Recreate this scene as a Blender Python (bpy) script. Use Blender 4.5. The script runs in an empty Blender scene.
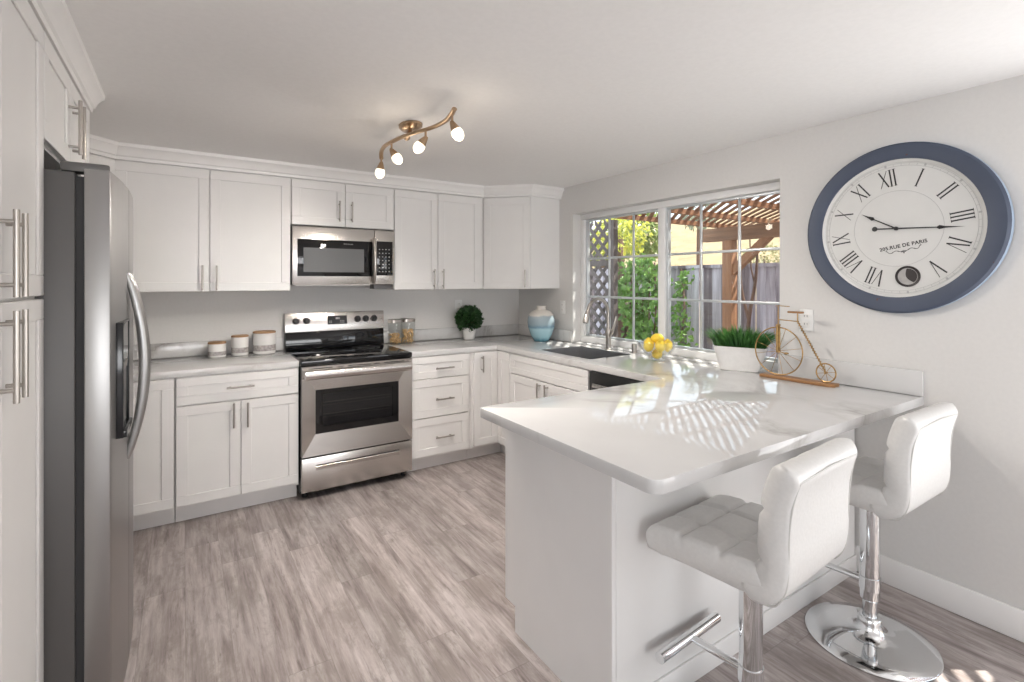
import bpy, bmesh, math, random
from mathutils import Vector, Matrix, noise
random.seed(7)
sc = bpy.context.scene
C = sc.collection
PI = math.pi
def R(a): return math.radians(a)

# ---------------------------------------------------------------- camera
CX, CY, CH = -2.7975, -4.1624, 1.4308
cd = bpy.data.cameras.new('camera'); cam = bpy.data.objects.new('camera', cd); C.objects.link(cam)
cam.location = (CX, CY, CH); cam.rotation_euler = (R(90), 0, -R(33.13))
cd.sensor_width = 36; cd.lens = 36*503.5/1024
cd.shift_y = -(341-281.7)/1024
cd.clip_start = .05; cd.clip_end = 300
sc.camera = cam

# ---------------------------------------------------------------- world, sun, fill lamps, exposure
w = bpy.data.worlds.new('world'); sc.world = w; w.use_nodes = True
bg = w.node_tree.nodes['Background']; bg.inputs[0].default_value = (.80, .90, 1.0, 1); bg.inputs[1].default_value = 1.9
def light(name, kind, loc, energy, color=(1,1,1), aim=None, **k):
    d = bpy.data.lights.new(name, kind); d.energy = energy; d.color = color
    for a, v in k.items(): setattr(d, a, v)
    o = bpy.data.objects.new(name, d); C.objects.link(o); o.location = loc
    if aim is not None: o.rotation_euler = (Vector(aim)).to_track_quat('-Z', 'Y').to_euler()
    return o
light('sun', 'SUN', (5,-5,10), 9.5, (1,.95,.87), aim=(-.42,.30,-1.0), angle=R(.5))
# soft fill lamps added at unseen rear and side windows and patio door
light('fill_rear', 'AREA', (-3.1,-11.42,1.35), 185, (1,.985,.975), aim=(0,1,.95), shape='RECTANGLE', size=4.6, size_y=1.9)
light('fill_side', 'AREA', (-6.42,-5.6,1.35), 30, (1,.985,.97), aim=(1,.35,1.7), shape='RECTANGLE', size=3.0, size_y=1.9)
light('fill_patio_door', 'AREA', (.16,-4.95,1.05), 36, (.98,.99,1), aim=(-1,.3,1.6), shape='RECTANGLE', size=2.0, size_y=1.9)  # lamp added at the patio door, aimed up to lift the ceiling
vs = sc.view_settings
sc.display_settings.display_device = 'sRGB'
vs.view_transform = 'Standard'; vs.look = 'None'; vs.gamma = 1; vs.use_curve_mapping = False
vs.exposure = 0.25
sc.cycles.max_bounces = 10; sc.cycles.diffuse_bounces = 6; sc.cycles.glossy_bounces = 6
sc.cycles.transmission_bounces = 8; sc.cycles.transparent_max_bounces = 16
sc.cycles.caustics_reflective = False; sc.cycles.caustics_refractive = False
sc.cycles.sample_clamp_indirect = 6

# ---------------------------------------------------------------- materials
def mat(name, color, rough=.5, metal=0, spec=None, **k):
    m = bpy.data.materials.new(name); m.use_nodes = True
    b = m.node_tree.nodes['Principled BSDF']
    b.inputs['Base Color'].default_value = (*color, 1); b.inputs['Roughness'].default_value = rough
    b.inputs['Metallic'].default_value = metal
    if spec is not None: b.inputs['Specular IOR Level'].default_value = spec
    for a, v in k.items(): b.inputs[a].default_value = v
    return m
class NT:
    def __init__(s, m):
        s.t = m.node_tree; s.b = s.t.nodes.get('Principled BSDF')
    def n(s, ty, ins=None, **k):
        x = s.t.nodes.new(ty)
        for a, v in k.items(): setattr(x, a, v)
        for a, v in (ins or {}).items():
            if hasattr(v, 'is_output'): s.t.links.new(v, x.inputs[a])
            else: x.inputs[a].default_value = v
        return x
    def l(s, a, b): s.t.links.new(a, b)
    def math(s, op, a, b=0.0):
        return s.n('ShaderNodeMath', {0: a, 1: b}, operation=op).outputs[0]
    def ramp(s, fac, stops):
        r = s.n('ShaderNodeValToRGB', {0: fac}); e = r.color_ramp.elements
        while len(e) < len(stops): e.new(.5)
        for i, (p, c) in enumerate(stops):
            e[i].position = p; e[i].color = (*c, 1) if len(c) == 3 else c
        return r.outputs[0]
    def mix(s, fac, a, b, blend='MIX'):
        return s.n('ShaderNodeMixRGB', {0: fac, 1: a, 2: b}, blend_type=blend).outputs[0]
    def obj(s, scale=(1,1,1)):
        tc = s.n('ShaderNodeTexCoord')
        return s.n('ShaderNodeMapping', {'Vector': tc.outputs['Object'], 'Scale': scale}).outputs[0]
    def noise(s, vec, scale, detail=4, rough=.5, dist=0):
        return s.n('ShaderNodeTexNoise', {'Vector': vec, 'Scale': scale, 'Detail': detail, 'Roughness': rough, 'Distortion': dist}).outputs[0]
    def bump(s, h, strength=.1, dist=.01):
        bu = s.n('ShaderNodeBump', {'Height': h, 'Strength': strength, 'Distance': dist}); s.l(bu.outputs[0], s.b.inputs['Normal'])

def speck(name, color, rough, amt=.03, scale=30, bump=0, **k):
    m = mat(name, color, rough, **k); t = NT(m)
    f = t.noise(t.obj(), scale, 3)
    lo = tuple(c*(1-amt) for c in color); hi = tuple(min(1, c*(1+amt)) for c in color)
    t.l(t.ramp(f, [(.35, lo), (.65, hi)]), t.b.inputs['Base Color'])
    if bump: t.bump(f, bump, .004)
    return m
M = {}
M['wall'] = speck('painted_wall', (.675,.664,.65), .75, .012, 60, .05)
M['ceil'] = speck('painted_ceiling', (.87,.862,.855), .85, .012, 50, .06)
M['cab'] = speck('white_cabinet_paint', (.79,.78,.77), .33, .008, 8)
M['trim'] = speck('white_trim_paint', (.82,.81,.80), .35, .008, 8)
M['vinyl'] = mat('white_window_vinyl', (.80,.80,.80), .35)
M['chrome'] = mat('polished_chrome', (.78,.79,.80), .06, 1)
M['nickel'] = mat('brushed_nickel', (.46,.43,.40), .30, 1)
M['bronze'] = mat('satin_bronze', (.46,.33,.22), .3, 1)
M['black'] = mat('black_plastic', (.012,.012,.013), .35)
M['dark'] = mat('dark_gap_rubber', (.03,.03,.032), .6)
M['blackglass'] = mat('black_glass', (.006,.006,.007), .04)
M['display'] = mat('display_glass', (.015,.016,.018), .12)
M['print'] = mat('grey_print', (.42,.42,.42), .5)
M['faint'] = mat('faint_print', (.20,.20,.20), .5)
M['ink'] = mat('black_ink', (.018,.018,.02), .5)
M['leather'] = speck('white_leather', (.69,.682,.668), .42, .02, 90, .12)
M['piping'] = mat('leather_seam', (.60,.59,.57), .5)
M['ceramic'] = mat('white_ceramic', (.80,.79,.77), .3)
M['greyband'] = speck('grey_woodgrain_band', (.40,.37,.36), .5, .25, 70)
M['matte_pot'] = speck('matte_white_pot', (.78,.77,.755), .55, .02, 40)
M['soil'] = speck('dark_soil', (.03,.022,.016), .9, .4, 60)
M['outlet'] = mat('outlet_plastic', (.78,.78,.77), .35)
M['galv'] = mat('grille_metal', (.62,.65,.67), .38, .55)
M['gold'] = speck('antique_gold_metal', (.40,.25,.10), .36, .2, 60, metal=.85)
M['lemon'] = speck('lemon_peel', (.92,.66,.06), .42, .10, 14, .15)
M['pasta'] = speck('dry_pasta', (.74,.50,.25), .6, .25, 50)
M['iron'] = mat('dark_iron', (.05,.045,.045), .45, .6)

def steel(name, color, rough, axis):
    m = mat(name, color, rough, 1); t = NT(m)
    b = t.b; b.inputs['Anisotropic'].default_value = .5
    s = {'x': (.5,30,30), 'y': (30,.5,30), 'z': (30,30,.5)}[axis]
    f = t.noise(t.obj(s), 1.0, 1)
    t.l(t.ramp(f, [(.2, tuple(c*.98 for c in color)), (.8, tuple(min(1,c*1.02) for c in color))]), t.b.inputs['Base Color'])
    return m
M['steel'] = steel('stainless_steel', (.60,.575,.55), .27, 'x')
M['steelv'] = steel('stainless_steel_door', (.40,.395,.39), .37, 'z')
M['steelside'] = mat('fridge_side_grey', (.125,.122,.120), .42, .35)
M['sinksteel'] = steel('sink_steel', (.55,.55,.56), .34, 'y')

def quartz():
    m = mat('white_veined_quartz', (.8,.8,.8), .035, 0, .5); t = NT(m); v = t.obj()
    d = t.n('ShaderNodeMixRGB', {0: .16, 1: v, 2: t.n('ShaderNodeTexNoise', {'Vector': v, 'Scale': 2.2, 'Detail': 5}).outputs[1]}).outputs[0]
    nv = t.noise(d, 1.15, 6, .55, .6)
    a = t.math('ABSOLUTE', t.math('SUBTRACT', nv, .5))
    vein = t.ramp(a, [(0, (1,1,1)), (.008, (.6,.6,.6)), (.04, (0,0,0))])
    patch = t.ramp(t.noise(v, 1.9, 2), [(.44, (0,0,0)), (.66, (1,1,1))])
    f = t.math('MULTIPLY', vein, patch)
    cloud = t.ramp(t.noise(d, 3.2, 5), [(.3, (.60,.597,.594)), (.7, (.665,.66,.655))])
    t.l(t.mix(t.math('MULTIPLY', f, .85), cloud, (.30,.28,.26,1)), t.b.inputs['Base Color'])
    return m
M['quartz'] = quartz()

def planks():
    m = mat('grey_oak_planks', (.4,.36,.34), .36); t = NT(m)
    tc = t.n('ShaderNodeTexCoord'); sp = t.n('ShaderNodeSeparateXYZ', {0: tc.outputs['Object']})
    px = t.math('DIVIDE', sp.outputs[0], .155); ix = t.math('FLOOR', px)
    off = t.n('ShaderNodeTexWhiteNoise', {1: ix}, noise_dimensions='1D').outputs[0]
    py = t.math('DIVIDE', t.math('ADD', sp.outputs[1], t.math('MULTIPLY', off, 1.22)), 1.22); iy = t.math('FLOOR', py)
    idv = t.n('ShaderNodeCombineXYZ', {0: ix, 1: iy, 2: 0.0})
    rnd = t.n('ShaderNodeTexWhiteNoise', {0: idv.outputs[0]}, noise_dimensions='2D')
    sh = t.n('ShaderNodeVectorMath', {0: tc.outputs['Object'], 1: t.n('ShaderNodeVectorMath', {0: rnd.outputs[1], 1: (7,5,3)}, operation='MULTIPLY').outputs[0]}, operation='ADD').outputs[0]
    g1 = t.noise(t.n('ShaderNodeMapping', {'Vector': sh, 'Scale': (17,1.7,1)}).outputs[0], 1, 8, .68, .35)
    g2 = t.noise(t.n('ShaderNodeMapping', {'Vector': sh, 'Scale': (70,3.0,1)}).outputs[0], 1, 4, .6)
    blot = t.noise(t.n('ShaderNodeMapping', {'Vector': sh, 'Scale': (9,3.6,1)}).outputs[0], 1, 6, .70, .3)
    base = t.ramp(g1, [(.34, (.12,.088,.080)), (.43, (.265,.215,.20)), (.53, (.41,.352,.335)), (.66, (.57,.515,.50))])
    base = t.mix(t.ramp(blot, [(.50, (0,0,0)), (.62, (.75,.75,.75))]), base, (.21,.17,.145,1))
    base = t.mix(.28, base, t.ramp(g2, [(.3, (.20,.17,.16)), (.7, (.56,.51,.50))]))
    g3 = t.noise(t.n('ShaderNodeMapping', {'Vector': sh, 'Scale': (42,4.0,1)}).outputs[0], 1, 6, .75, .2)
    base = t.mix(t.ramp(g3, [(.57, (0,0,0)), (.68, (.6,.6,.6))]), base, (.12,.088,.078,1))
    val = t.n('ShaderNodeMapRange', {0: rnd.outputs[0], 3: .88, 4: 1.16}).outputs[0]
    base = t.n('ShaderNodeHueSaturation', {'Value': val, 'Color': base, 'Saturation': .92}).outputs[0]
    fx = t.math('FRACT', px); fy = t.math('FRACT', py)
    ex = t.math('MINIMUM', fx, t.math('SUBTRACT', 1.0, fx)); ey = t.math('MINIMUM', fy, t.math('SUBTRACT', 1.0, fy))
    gap = t.math('MAXIMUM', t.math('LESS_THAN', ex, .006), t.math('LESS_THAN', ey, .0012))
    t.l(t.mix(t.math('MULTIPLY', gap, .4), base, (.14,.12,.11,1)), t.b.inputs['Base Color'])
    t.l(t.n('ShaderNodeMapRange', {0: g1, 3: .30, 4: .46}).outputs[0], t.b.inputs['Roughness'])
    t.bump(g2, .06, .003)
    return m
M['floor'] = planks()

def woodm(name, c1, c2, axis, rough=.55, sc_=1.0):
    m = mat(name, c1, rough); t = NT(m)
    s = {'x': (1.5,22,22), 'y': (22,1.5,22), 'z': (22,22,1.5)}[axis]
    f = t.noise(t.obj(tuple(a*sc_ for a in s)), 1, 5, .6, .3)
    t.l(t.ramp(f, [(.3, c1), (.7, c2)]), t.b.inputs['Base Color']); t.bump(f, .15, .004)
    return m
M['lidwood'] = woodm('acacia_lid_wood', (.30,.16,.07), (.48,.29,.15), 'x')
M['walnut'] = woodm('bike_base_wood', (.22,.10,.04), (.42,.22,.09), 'x', .4, 2)
M['redwoodx'] = woodm('pergola_redwood_x', (.20,.085,.04), (.36,.17,.085), 'x', .7)
M['redwoody'] = woodm('pergola_redwood_y', (.17,.085,.045), (.31,.165,.09), 'y', .7)
M['redwoodz'] = woodm('pergola_redwood_z', (.22,.10,.05), (.40,.20,.10), 'z', .7)
M['fencewood'] = woodm('weathered_grey_boards', (.30,.27,.30), (.80,.77,.82), 'z', .85, .6)
def fence_tone(m):
    t = NT(m); lk = t.b.inputs['Base Color'].links[0]; src = lk.from_socket
    sp = t.n('ShaderNodeSeparateXYZ', {0: t.n('ShaderNodeTexCoord').outputs['Object']})
    wn = t.n('ShaderNodeTexWhiteNoise', {1: t.math('FLOOR', t.math('DIVIDE', sp.outputs[1], .138))}, noise_dimensions='1D')
    c = t.ramp(wn.outputs[0], [(.1, (.36,.30,.30)), (.4, (.72,.68,.72)), (.9, (1.0,.98,1.0))])
    t.l(t.mix(1.0, src, c, 'MULTIPLY'), t.b.inputs['Base Color'])
fence_tone(M['fencewood'])
M['latticewood'] = woodm('weathered_lattice', (.085,.068,.062), (.15,.125,.12), 'z', .8)
M['bark'] = woodm('brown_bark', (.10,.055,.04), (.24,.15,.11), 'z', .9)

def leafm(name, c1, c2):
    m = mat(name, c1, .45); t = NT(m)
    f = t.noise(t.obj(), 9, 3)
    t.l(t.ramp(f, [(.35, c1), (.65, c2)]), t.b.inputs['Base Color'])
    tr = t.n('ShaderNodeBsdfTranslucent', {0: (*[min(1,x*1.3) for x in c2], 1)})
    mx = t.n('ShaderNodeMixShader', {0: .3}); t.l(t.b.outputs[0], mx.inputs[1]); t.l(tr.outputs[0], mx.inputs[2])
    t.l(mx.outputs[0], t.t.nodes['Material Output'].inputs[0])
    return m
M['boxwood'] = leafm('boxwood_leaves', (.012,.045,.012), (.04,.11,.03))
M['grass'] = leafm('artificial_grass_blades', (.02,.09,.02), (.10,.26,.06))
M['vine'] = leafm('vine_leaves', (.035,.10,.015), (.20,.34,.07))
M['yellowleaf'] = leafm('yellow_green_leaves', (.30,.36,.04), (.62,.60,.12))
M['midleaf'] = leafm('green_tree_leaves', (.12,.18,.05), (.34,.40,.15))
M['olive'] = leafm('grey_olive_leaves', (.14,.17,.12), (.36,.40,.32))
M['shrub'] = leafm('dry_shrub_leaves', (.13,.13,.06), (.36,.34,.18))
M['petal'] = leafm('orange_petals', (.85,.30,.05), (.95,.60,.12))

def hillm():
    m = mat('dry_grass_hill', (.62,.50,.30), .95); t = NT(m); v = t.obj()
    f = t.noise(v, .5, 6, .7); g = t.noise(v, 2.2, 6, .75)
    t.l(t.mix(.4, t.ramp(f, [(.35, (.21,.145,.07)), (.65, (.36,.27,.15))]), t.ramp(g, [(.35, (.12,.09,.045)), (.6, (.36,.28,.16))])), t.b.inputs['Base Color'])
    return m
M['hill'] = hillm()
M['patio'] = speck('patio_concrete', (.30,.28,.26), .9, .15, 6)

def bluepaint():
    m = mat('distressed_blue_paint', (.10,.13,.20), .5); t = NT(m); v = t.obj()
    f = t.noise(v, 5, 4)
    c = t.ramp(f, [(.3, (.045,.060,.098)), (.7, (.060,.077,.120))])
    chip = t.ramp(t.noise(v, 26, 3, .6), [(.735, (0,0,0)), (.75, (1,1,1))])
    t.l(t.mix(t.math('MULTIPLY', chip, .8), c, (.10,.035,.03,1)), t.b.inputs['Base Color'])
    return m
M['bluepaint'] = bluepaint()
M['bluelight'] = speck('pale_blue_edge', (.34,.43,.55), .5, .08, 20)
M['dial'] = speck('cream_dial', (.65,.65,.635), .6, .015, 12)
M['moon'] = speck('grey_moon', (.38,.37,.36), .6, .1, 30)
M['glaze'] = None
def glaze():
    m = mat('blue_reactive_glaze', (.3,.5,.58), .12); t = NT(m); tc = t.n('ShaderNodeTexCoord')
    sp = t.n('ShaderNodeSeparateXYZ', {0: tc.outputs['Object']})
    f = t.noise(tc.outputs['Object'], 16, 6, .7)
    z = t.math('ADD', t.math('DIVIDE', sp.outputs[2], .30), t.math('MULTIPLY', t.math('SUBTRACT', f, .5), .14))
    c = t.ramp(z, [(.03, (.10,.25,.31)), (.14, (.27,.45,.52)), (.36, (.36,.54,.60)), (.42, (.17,.29,.37)), (.50, (.29,.38,.43)), (.72, (.36,.43,.47)), (.755, (.66,.63,.58))])
    t.l(c, t.b.inputs['Base Color'])
    t.l(t.ramp(z, [(.74, (.1,.1,.1)), (.78, (.5,.5,.5))]), t.b.inputs['Roughness'])
    return m
M['glaze'] = glaze()

def thin_glass(name, tint=(.97,.985,.98), f0=1.0):
    m = bpy.data.materials.new(name); m.use_nodes = True; nt = m.node_tree
    for n_ in list(nt.nodes):
        if n_.type == 'BSDF_PRINCIPLED': nt.nodes.remove(n_)
    tr = nt.nodes.new('ShaderNodeBsdfTransparent'); tr.inputs[0].default_value = (*tint, 1)
    gl = nt.nodes.new('ShaderNodeBsdfGlossy'); gl.inputs['Roughness'].default_value = .01
    mx = nt.nodes.new('ShaderNodeMixShader')
    ge = nt.nodes.new('ShaderNodeNewGeometry'); dp = nt.nodes.new('ShaderNodeVectorMath'); dp.operation = 'DOT_PRODUCT'
    nt.links.new(ge.outputs['Incoming'], dp.inputs[0]); nt.links.new(ge.outputs['Normal'], dp.inputs[1])
    def mt(op, a, b_=None):
        q = nt.nodes.new('ShaderNodeMath'); q.operation = op
        for k_, v_ in ((0,a),(1,b_)):
            if v_ is None: continue
            if hasattr(v_, 'is_output'): nt.links.new(v_, q.inputs[k_])
            else: q.inputs[k_].default_value = v_
        return q.outputs[0]
    fac = mt('MULTIPLY', mt('ADD', mt('MULTIPLY', mt('POWER', mt('SUBTRACT', 1.0, mt('ABSOLUTE', dp.outputs['Value'])), 5.0), .90), .04), f0)
    nt.links.new(fac, mx.inputs[0])
    nt.links.new(tr.outputs[0], mx.inputs[1]); nt.links.new(gl.outputs[0], mx.inputs[2])
    nt.links.new(mx.outputs[0], nt.nodes['Material Output'].inputs[0])
    return m
M['glass'] = thin_glass('window_glass')
M['jarglass'] = thin_glass('jar_glass', (.95,.96,.95), 1.3)
M['bowlglass'] = thin_glass('cut_glass', (.97,.98,.98), 1.8)
M['ovenglass'] = thin_glass('oven_window_glass', (.50,.50,.51), 1.0)
M['oveninside'] = mat('oven_cavity_enamel', (.16,.165,.17), .4)
M['ovenring'] = mat('burner_print', (.10,.10,.10), .4)
M['mwglass'] = mat('microwave_window', (.13,.132,.136), .05, 0, .6)  # grey lightened to carry the room's reflection in the pane
def lampm():
    m = mat('frosted_lamp_glass', (.95,.90,.8), .3); b = m.node_tree.nodes['Principled BSDF']
    b.inputs['Emission Color'].default_value = (1,.86,.62,1); b.inputs['Emission Strength'].default_value = 1.5
    return m
M['lamp'] = lampm()

# ---------------------------------------------------------------- mesh helpers
class MB:
    def __init__(s): s.bm = bmesh.new()
    def box(s, x0, y0, z0, x1, y1, z1):
        if x0 > x1: x0, x1 = x1, x0
        if y0 > y1: y0, y1 = y1, y0
        if z0 > z1: z0, z1 = z1, z0
        v = [s.bm.verts.new(p) for p in ((x0,y0,z0),(x1,y0,z0),(x1,y1,z0),(x0,y1,z0),(x0,y0,z1),(x1,y0,z1),(x1,y1,z1),(x0,y1,z1))]
        for f in ((0,3,2,1),(4,5,6,7),(0,1,5,4),(1,2,6,5),(2,3,7,6),(3,0,4,7)): s.bm.faces.new([v[i] for i in f])
        return s
    def ring(s, c, u, v, r, seg):
        return [s.bm.verts.new(c + u*(r*math.cos(2*PI*i/seg)) + v*(r*math.sin(2*PI*i/seg))) for i in range(seg)]
    def loft(s, rings, closed=False, caps=True):
        n = len(rings[0])
        pairs = list(zip(rings, rings[1:])) + ([(rings[-1], rings[0])] if closed else [])
        for a, b in pairs:
            for i in range(n): s.bm.faces.new((a[i], a[(i+1)%n], b[(i+1)%n], b[i]))
        if caps and not closed:
            s.bm.faces.new(rings[0][::-1]); s.bm.faces.new(rings[-1])
        return s
    def tube(s, pts, r, seg=10, closed=False, caps=True, sq=1.0):
        pts = [Vector(p) for p in pts]; n = len(pts); rings = []; u = None
        for i, p in enumerate(pts):
            a = pts[i-1] if (i > 0 or closed) else p; b = pts[(i+1) % n] if (i < n-1 or closed) else p
            t = (b-a).normalized()
            if u is None:
                h = Vector((0,0,1)) if abs(t.z) < .9 else Vector((1,0,0))
                u = t.cross(h).normalized()
            else: u = (u - t*u.dot(t)).normalized()
            v = t.cross(u); rr = r[i] if isinstance(r, (list, tuple)) else r
            rings.append([s.bm.verts.new(p + u*(rr*math.cos(2*PI*k/seg)) + v*(rr*sq*math.sin(2*PI*k/seg))) for k in range(seg)])
        return s.loft(rings, closed, caps)
    def cyl(s, p0, p1, r, r2=None, seg=20):
        return s.tube([p0, p1], [r, r if r2 is None else r2], seg)
    def lathe(s, prof, seg=32, c=(0,0,0), axis='z', caps=True, sx=1, sy=1):
        c = Vector(c); rings = []
        for r, z in prof:
            r = max(r, .0002)
            ring = []
            for i in range(seg):
                a = 2*PI*i/seg; p = Vector((sx*r*math.cos(a), sy*r*math.sin(a), z))
                if axis == 'x': p = Vector((p.z, p.x, p.y))
                if axis == 'y': p = Vector((p.y, p.z, p.x))
                ring.append(s.bm.verts.new(c+p))
            rings.append(ring)
        return s.loft(rings, False, caps)
    def prism(s, poly, a, b, plane='xy'):
        def P(p, h):
            return {'xy': (p[0],p[1],h), 'xz': (p[0],h,p[1]), 'yz': (h,p[0],p[1])}[plane]
        v0 = [s.bm.verts.new(P(p, a)) for p in poly]; v1 = [s.bm.verts.new(P(p, b)) for p in poly]
        return s.loft([v0, v1])
    def quad(s, pts):
        s.bm.faces.new([s.bm.verts.new(p) for p in pts]); return s
    def sphere(s, c, r, seg=16, rings=10, m=None):
        r = (r,r,r) if not isinstance(r, (tuple,list)) else r
        mm = Matrix.Translation(Vector(c)) @ (m or Matrix()) @ Matrix.Diagonal((*r,1))
        bmesh.ops.create_uvsphere(s.bm, u_segments=seg, v_segments=rings, radius=1, matrix=mm); return s
    def leaf(s, c, d, n, l, w_, fold=.25):
        c, d, n = Vector(c), Vector(d).normalized(), Vector(n)
        sd = d.cross(n)
        if sd.length < 1e-4: sd = d.cross(Vector((.3,.5,.8)))
        sd.normalize(); n = sd.cross(d)
        a = s.bm.verts.new(c); b = s.bm.verts.new(c+d*l - n*(l*.15)); m_ = s.bm.verts.new(c+d*(l*.5))
        p = s.bm.verts.new(c+d*(l*.45)+sd*(w_*.5)+n*(w_*fold)); q = s.bm.verts.new(c+d*(l*.45)-sd*(w_*.5)+n*(w_*fold))
        for f in ((a,m_,p),(m_,b,p),(a,q,m_),(m_,q,b)): s.bm.faces.new(f)
        return s
    def build(s, name, material, parent=None, loc=None, rot=None, bevel=0, seg=2, smooth=True, ang=38, recalc=True):
        bm = s.bm
        if recalc: bmesh.ops.recalc_face_normals(bm, faces=bm.faces[:])
        if bevel:
            es = [e for e in bm.edges if e.is_manifold and e.calc_face_angle(0) > R(35)]
            bmesh.ops.bevel(bm, geom=es, offset=bevel, segments=seg, affect='EDGES', profile=.5, clamp_overlap=True)
        me = bpy.data.meshes.new(name); bm.to_mesh(me); bm.free()
        if smooth:
            me.polygons.foreach_set('use_smooth', [True]*len(me.polygons)); me.set_sharp_from_angle(angle=R(ang))
        me.materials.append(material)
        o = bpy.data.objects.new(name, me); C.objects.link(o)
        if parent is not None: o.parent = parent
        if loc is not None: o.location = loc
        if rot is not None: o.rotation_euler = rot
        return o
def tag(o, label=None, cat=None, group=None, kind=None):
    if label: o['label'] = label
    if cat: o['category'] = cat
    if group: o['group'] = group
    if kind: o['kind'] = kind
    return o
def thing(name, label, cat, loc=(0,0,0), rz=0, group=None):
    o = bpy.data.objects.new(name, None); C.objects.link(o); o.empty_display_size = .1
    o.location = loc; o.rotation_euler = (0,0,rz)
    return tag(o, label, cat, group)
def struct(o, label=None): return tag(o, label, kind='structure')
def copy_tree(o, parent=None):
    c = o.copy(); C.objects.link(c)
    if parent is not None: c.parent = parent
    for ch in list(o.children): copy_tree(ch, c)
    return c
def grid_slab(xs, ys, filled, z0, z1):
    m = MB(); bm = m.bm; vt, vb = {}, {}
    def V(d, i, j, z):
        if (i,j) not in d: d[(i,j)] = bm.verts.new((xs[i], ys[j], z))
        return d[(i,j)]
    nx, ny = len(xs)-1, len(ys)-1
    F = lambda i, j: 0 <= i < nx and 0 <= j < ny and filled((xs[i]+xs[i+1])/2, (ys[j]+ys[j+1])/2)
    for i in range(nx):
        for j in range(ny):
            if not F(i,j): continue
            bm.faces.new([V(vt,a,b,z1) for a,b in ((i,j),(i+1,j),(i+1,j+1),(i,j+1))])
            bm.faces.new([V(vb,a,b,z0) for a,b in ((i,j),(i,j+1),(i+1,j+1),(i+1,j))])
            for (di,dj,e) in ((-1,0,((i,j+1),(i,j))),(1,0,((i+1,j),(i+1,j+1))),(0,-1,((i,j),(i+1,j))),(0,1,((i+1,j+1),(i,j+1)))):
                if not F(i+di,j+dj):
                    a, b = e; bm.faces.new((V(vb,*a,z0), V(vb,*b,z0), V(vt,*b,z1), V(vt,*a,z1)))
    return m
def text_mesh(txt, size, ext, spacing=1.0):
    cu = bpy.data.curves.new('t', 'FONT'); cu.body = txt; cu.size = size; cu.extrude = ext; cu.align_x = 'CENTER'; cu.align_y = 'CENTER'; cu.space_character = spacing; cu.offset = size*.022
    ob = bpy.data.objects.new('t', cu); C.objects.link(ob)
    dg = bpy.context.evaluated_depsgraph_get(); dg.update()
    me = bpy.data.meshes.new_from_object(ob.evaluated_get(dg)); bpy.data.objects.remove(ob); bpy.data.curves.remove(cu)
    return me
def text_obj(name, txt, size, material, parent, loc, rot, ext=.0006, spacing=1.0):
    me = text_mesh(txt, size, ext, spacing); me.materials.clear(); me.materials.append(material)
    o = bpy.data.objects.new(name, me); C.objects.link(o); o.parent = parent; o.location = loc; o.rotation_euler = rot
    return o

# ---------------------------------------------------------------- room shell
XL, CEIL = -3.754, 2.254
WY0, WY1, WZ = -2.62, -.83, 2.01          # kitchen window opening in the right wall
PY0, PY1 = -5.95, -3.76                   # patio door opening in the right wall
struct(MB().box(-6.6,-11.6,-.06, .16,.12,0).build('floor', M['floor'], smooth=False), 'grey oak plank floor')
struct(MB().box(-6.6,-11.6,CEIL, .16,.12,CEIL+.1).build('ceiling', M['ceil'], smooth=False), 'flat white ceiling')
struct(MB().box(XL-.12,0,0, .16,.12,CEIL).build('wall_back', M['wall'], smooth=False))
b = MB(); b.box(0,WY1,0,.16,0,CEIL).box(0,WY0,0,.16,WY1,.874).box(0,WY0,WZ,.16,WY1,CEIL).box(0,PY1,0,.16,WY0,CEIL)
b.box(0,PY0,2.03,.16,PY1,CEIL).box(0,-11.6,0,.16,PY0,CEIL)
struct(b.build('wall_right', M['wall'], smooth=False))
struct(MB().box(XL-.12,-3.06,0,XL,0,CEIL).box(-6.6,-3.18,0,XL,-3.06,CEIL).build('wall_left', M['wall'], smooth=False))
b = MB(); b.box(-6.6,-6.9-.3,0,-6.48,-3.06,.4).box(-6.6,-7.2,2.1,-6.48,-3.06,CEIL).box(-6.6,-4.1,.4,-6.48,-3.06,2.1).box(-6.6,-11.6,0,-6.48,-7.1,CEIL)
struct(b.build('wall_side', M['wall'], smooth=False))
b = MB(); b.box(-6.6,-11.6,0,-5.4,-11.48,CEIL).box(-.8,-11.6,0,.16,-11.48,CEIL).box(-5.4,-11.6,0,-.8,-11.48,.4).box(-5.4,-11.6,2.1,-.8,-11.48,CEIL)
struct(b.build('wall_rear', M['wall'], smooth=False))
def win_frame(name, pts_box, mull):
    b = MB()
    for q in pts_box + mull: b.box(*q)
    return struct(b.build(name, M['vinyl'], bevel=.004))
win_frame('window_2', [(-5.4,-11.59,.4,-.8,-11.5,.46),(-5.4,-11.59,2.04,-.8,-11.5,2.1),(-5.4,-11.59,.46,-5.34,-11.5,2.04),(-.86,-11.59,.46,-.8,-11.5,2.04)],
          [(-3.9,-11.58,.46,-3.84,-11.51,2.04),(-2.36,-11.58,.46,-2.3,-11.51,2.04)])
win_frame('window_3', [(-6.59,-7.1,.4,-6.5,-4.1,.46),(-6.59,-7.1,2.04,-6.5,-4.1,2.1),(-6.59,-7.1,.46,-6.5,-7.04,2.04),(-6.59,-4.16,.46,-6.5,-4.1,2.04)],
          [(-6.58,-5.63,.46,-6.51,-5.57,2.04)])
d1 = win_frame('door_1', [(.03,PY0,0,.13,PY1,.05),(.03,PY0,1.98,.13,PY1,2.03),(.03,PY0,.05,.13,PY0+.06,1.98),(.03,PY1-.06,.05,.13,PY1,1.98)],
          [(.05,-5.0,.05,.11,-4.93,1.98)])
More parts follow.
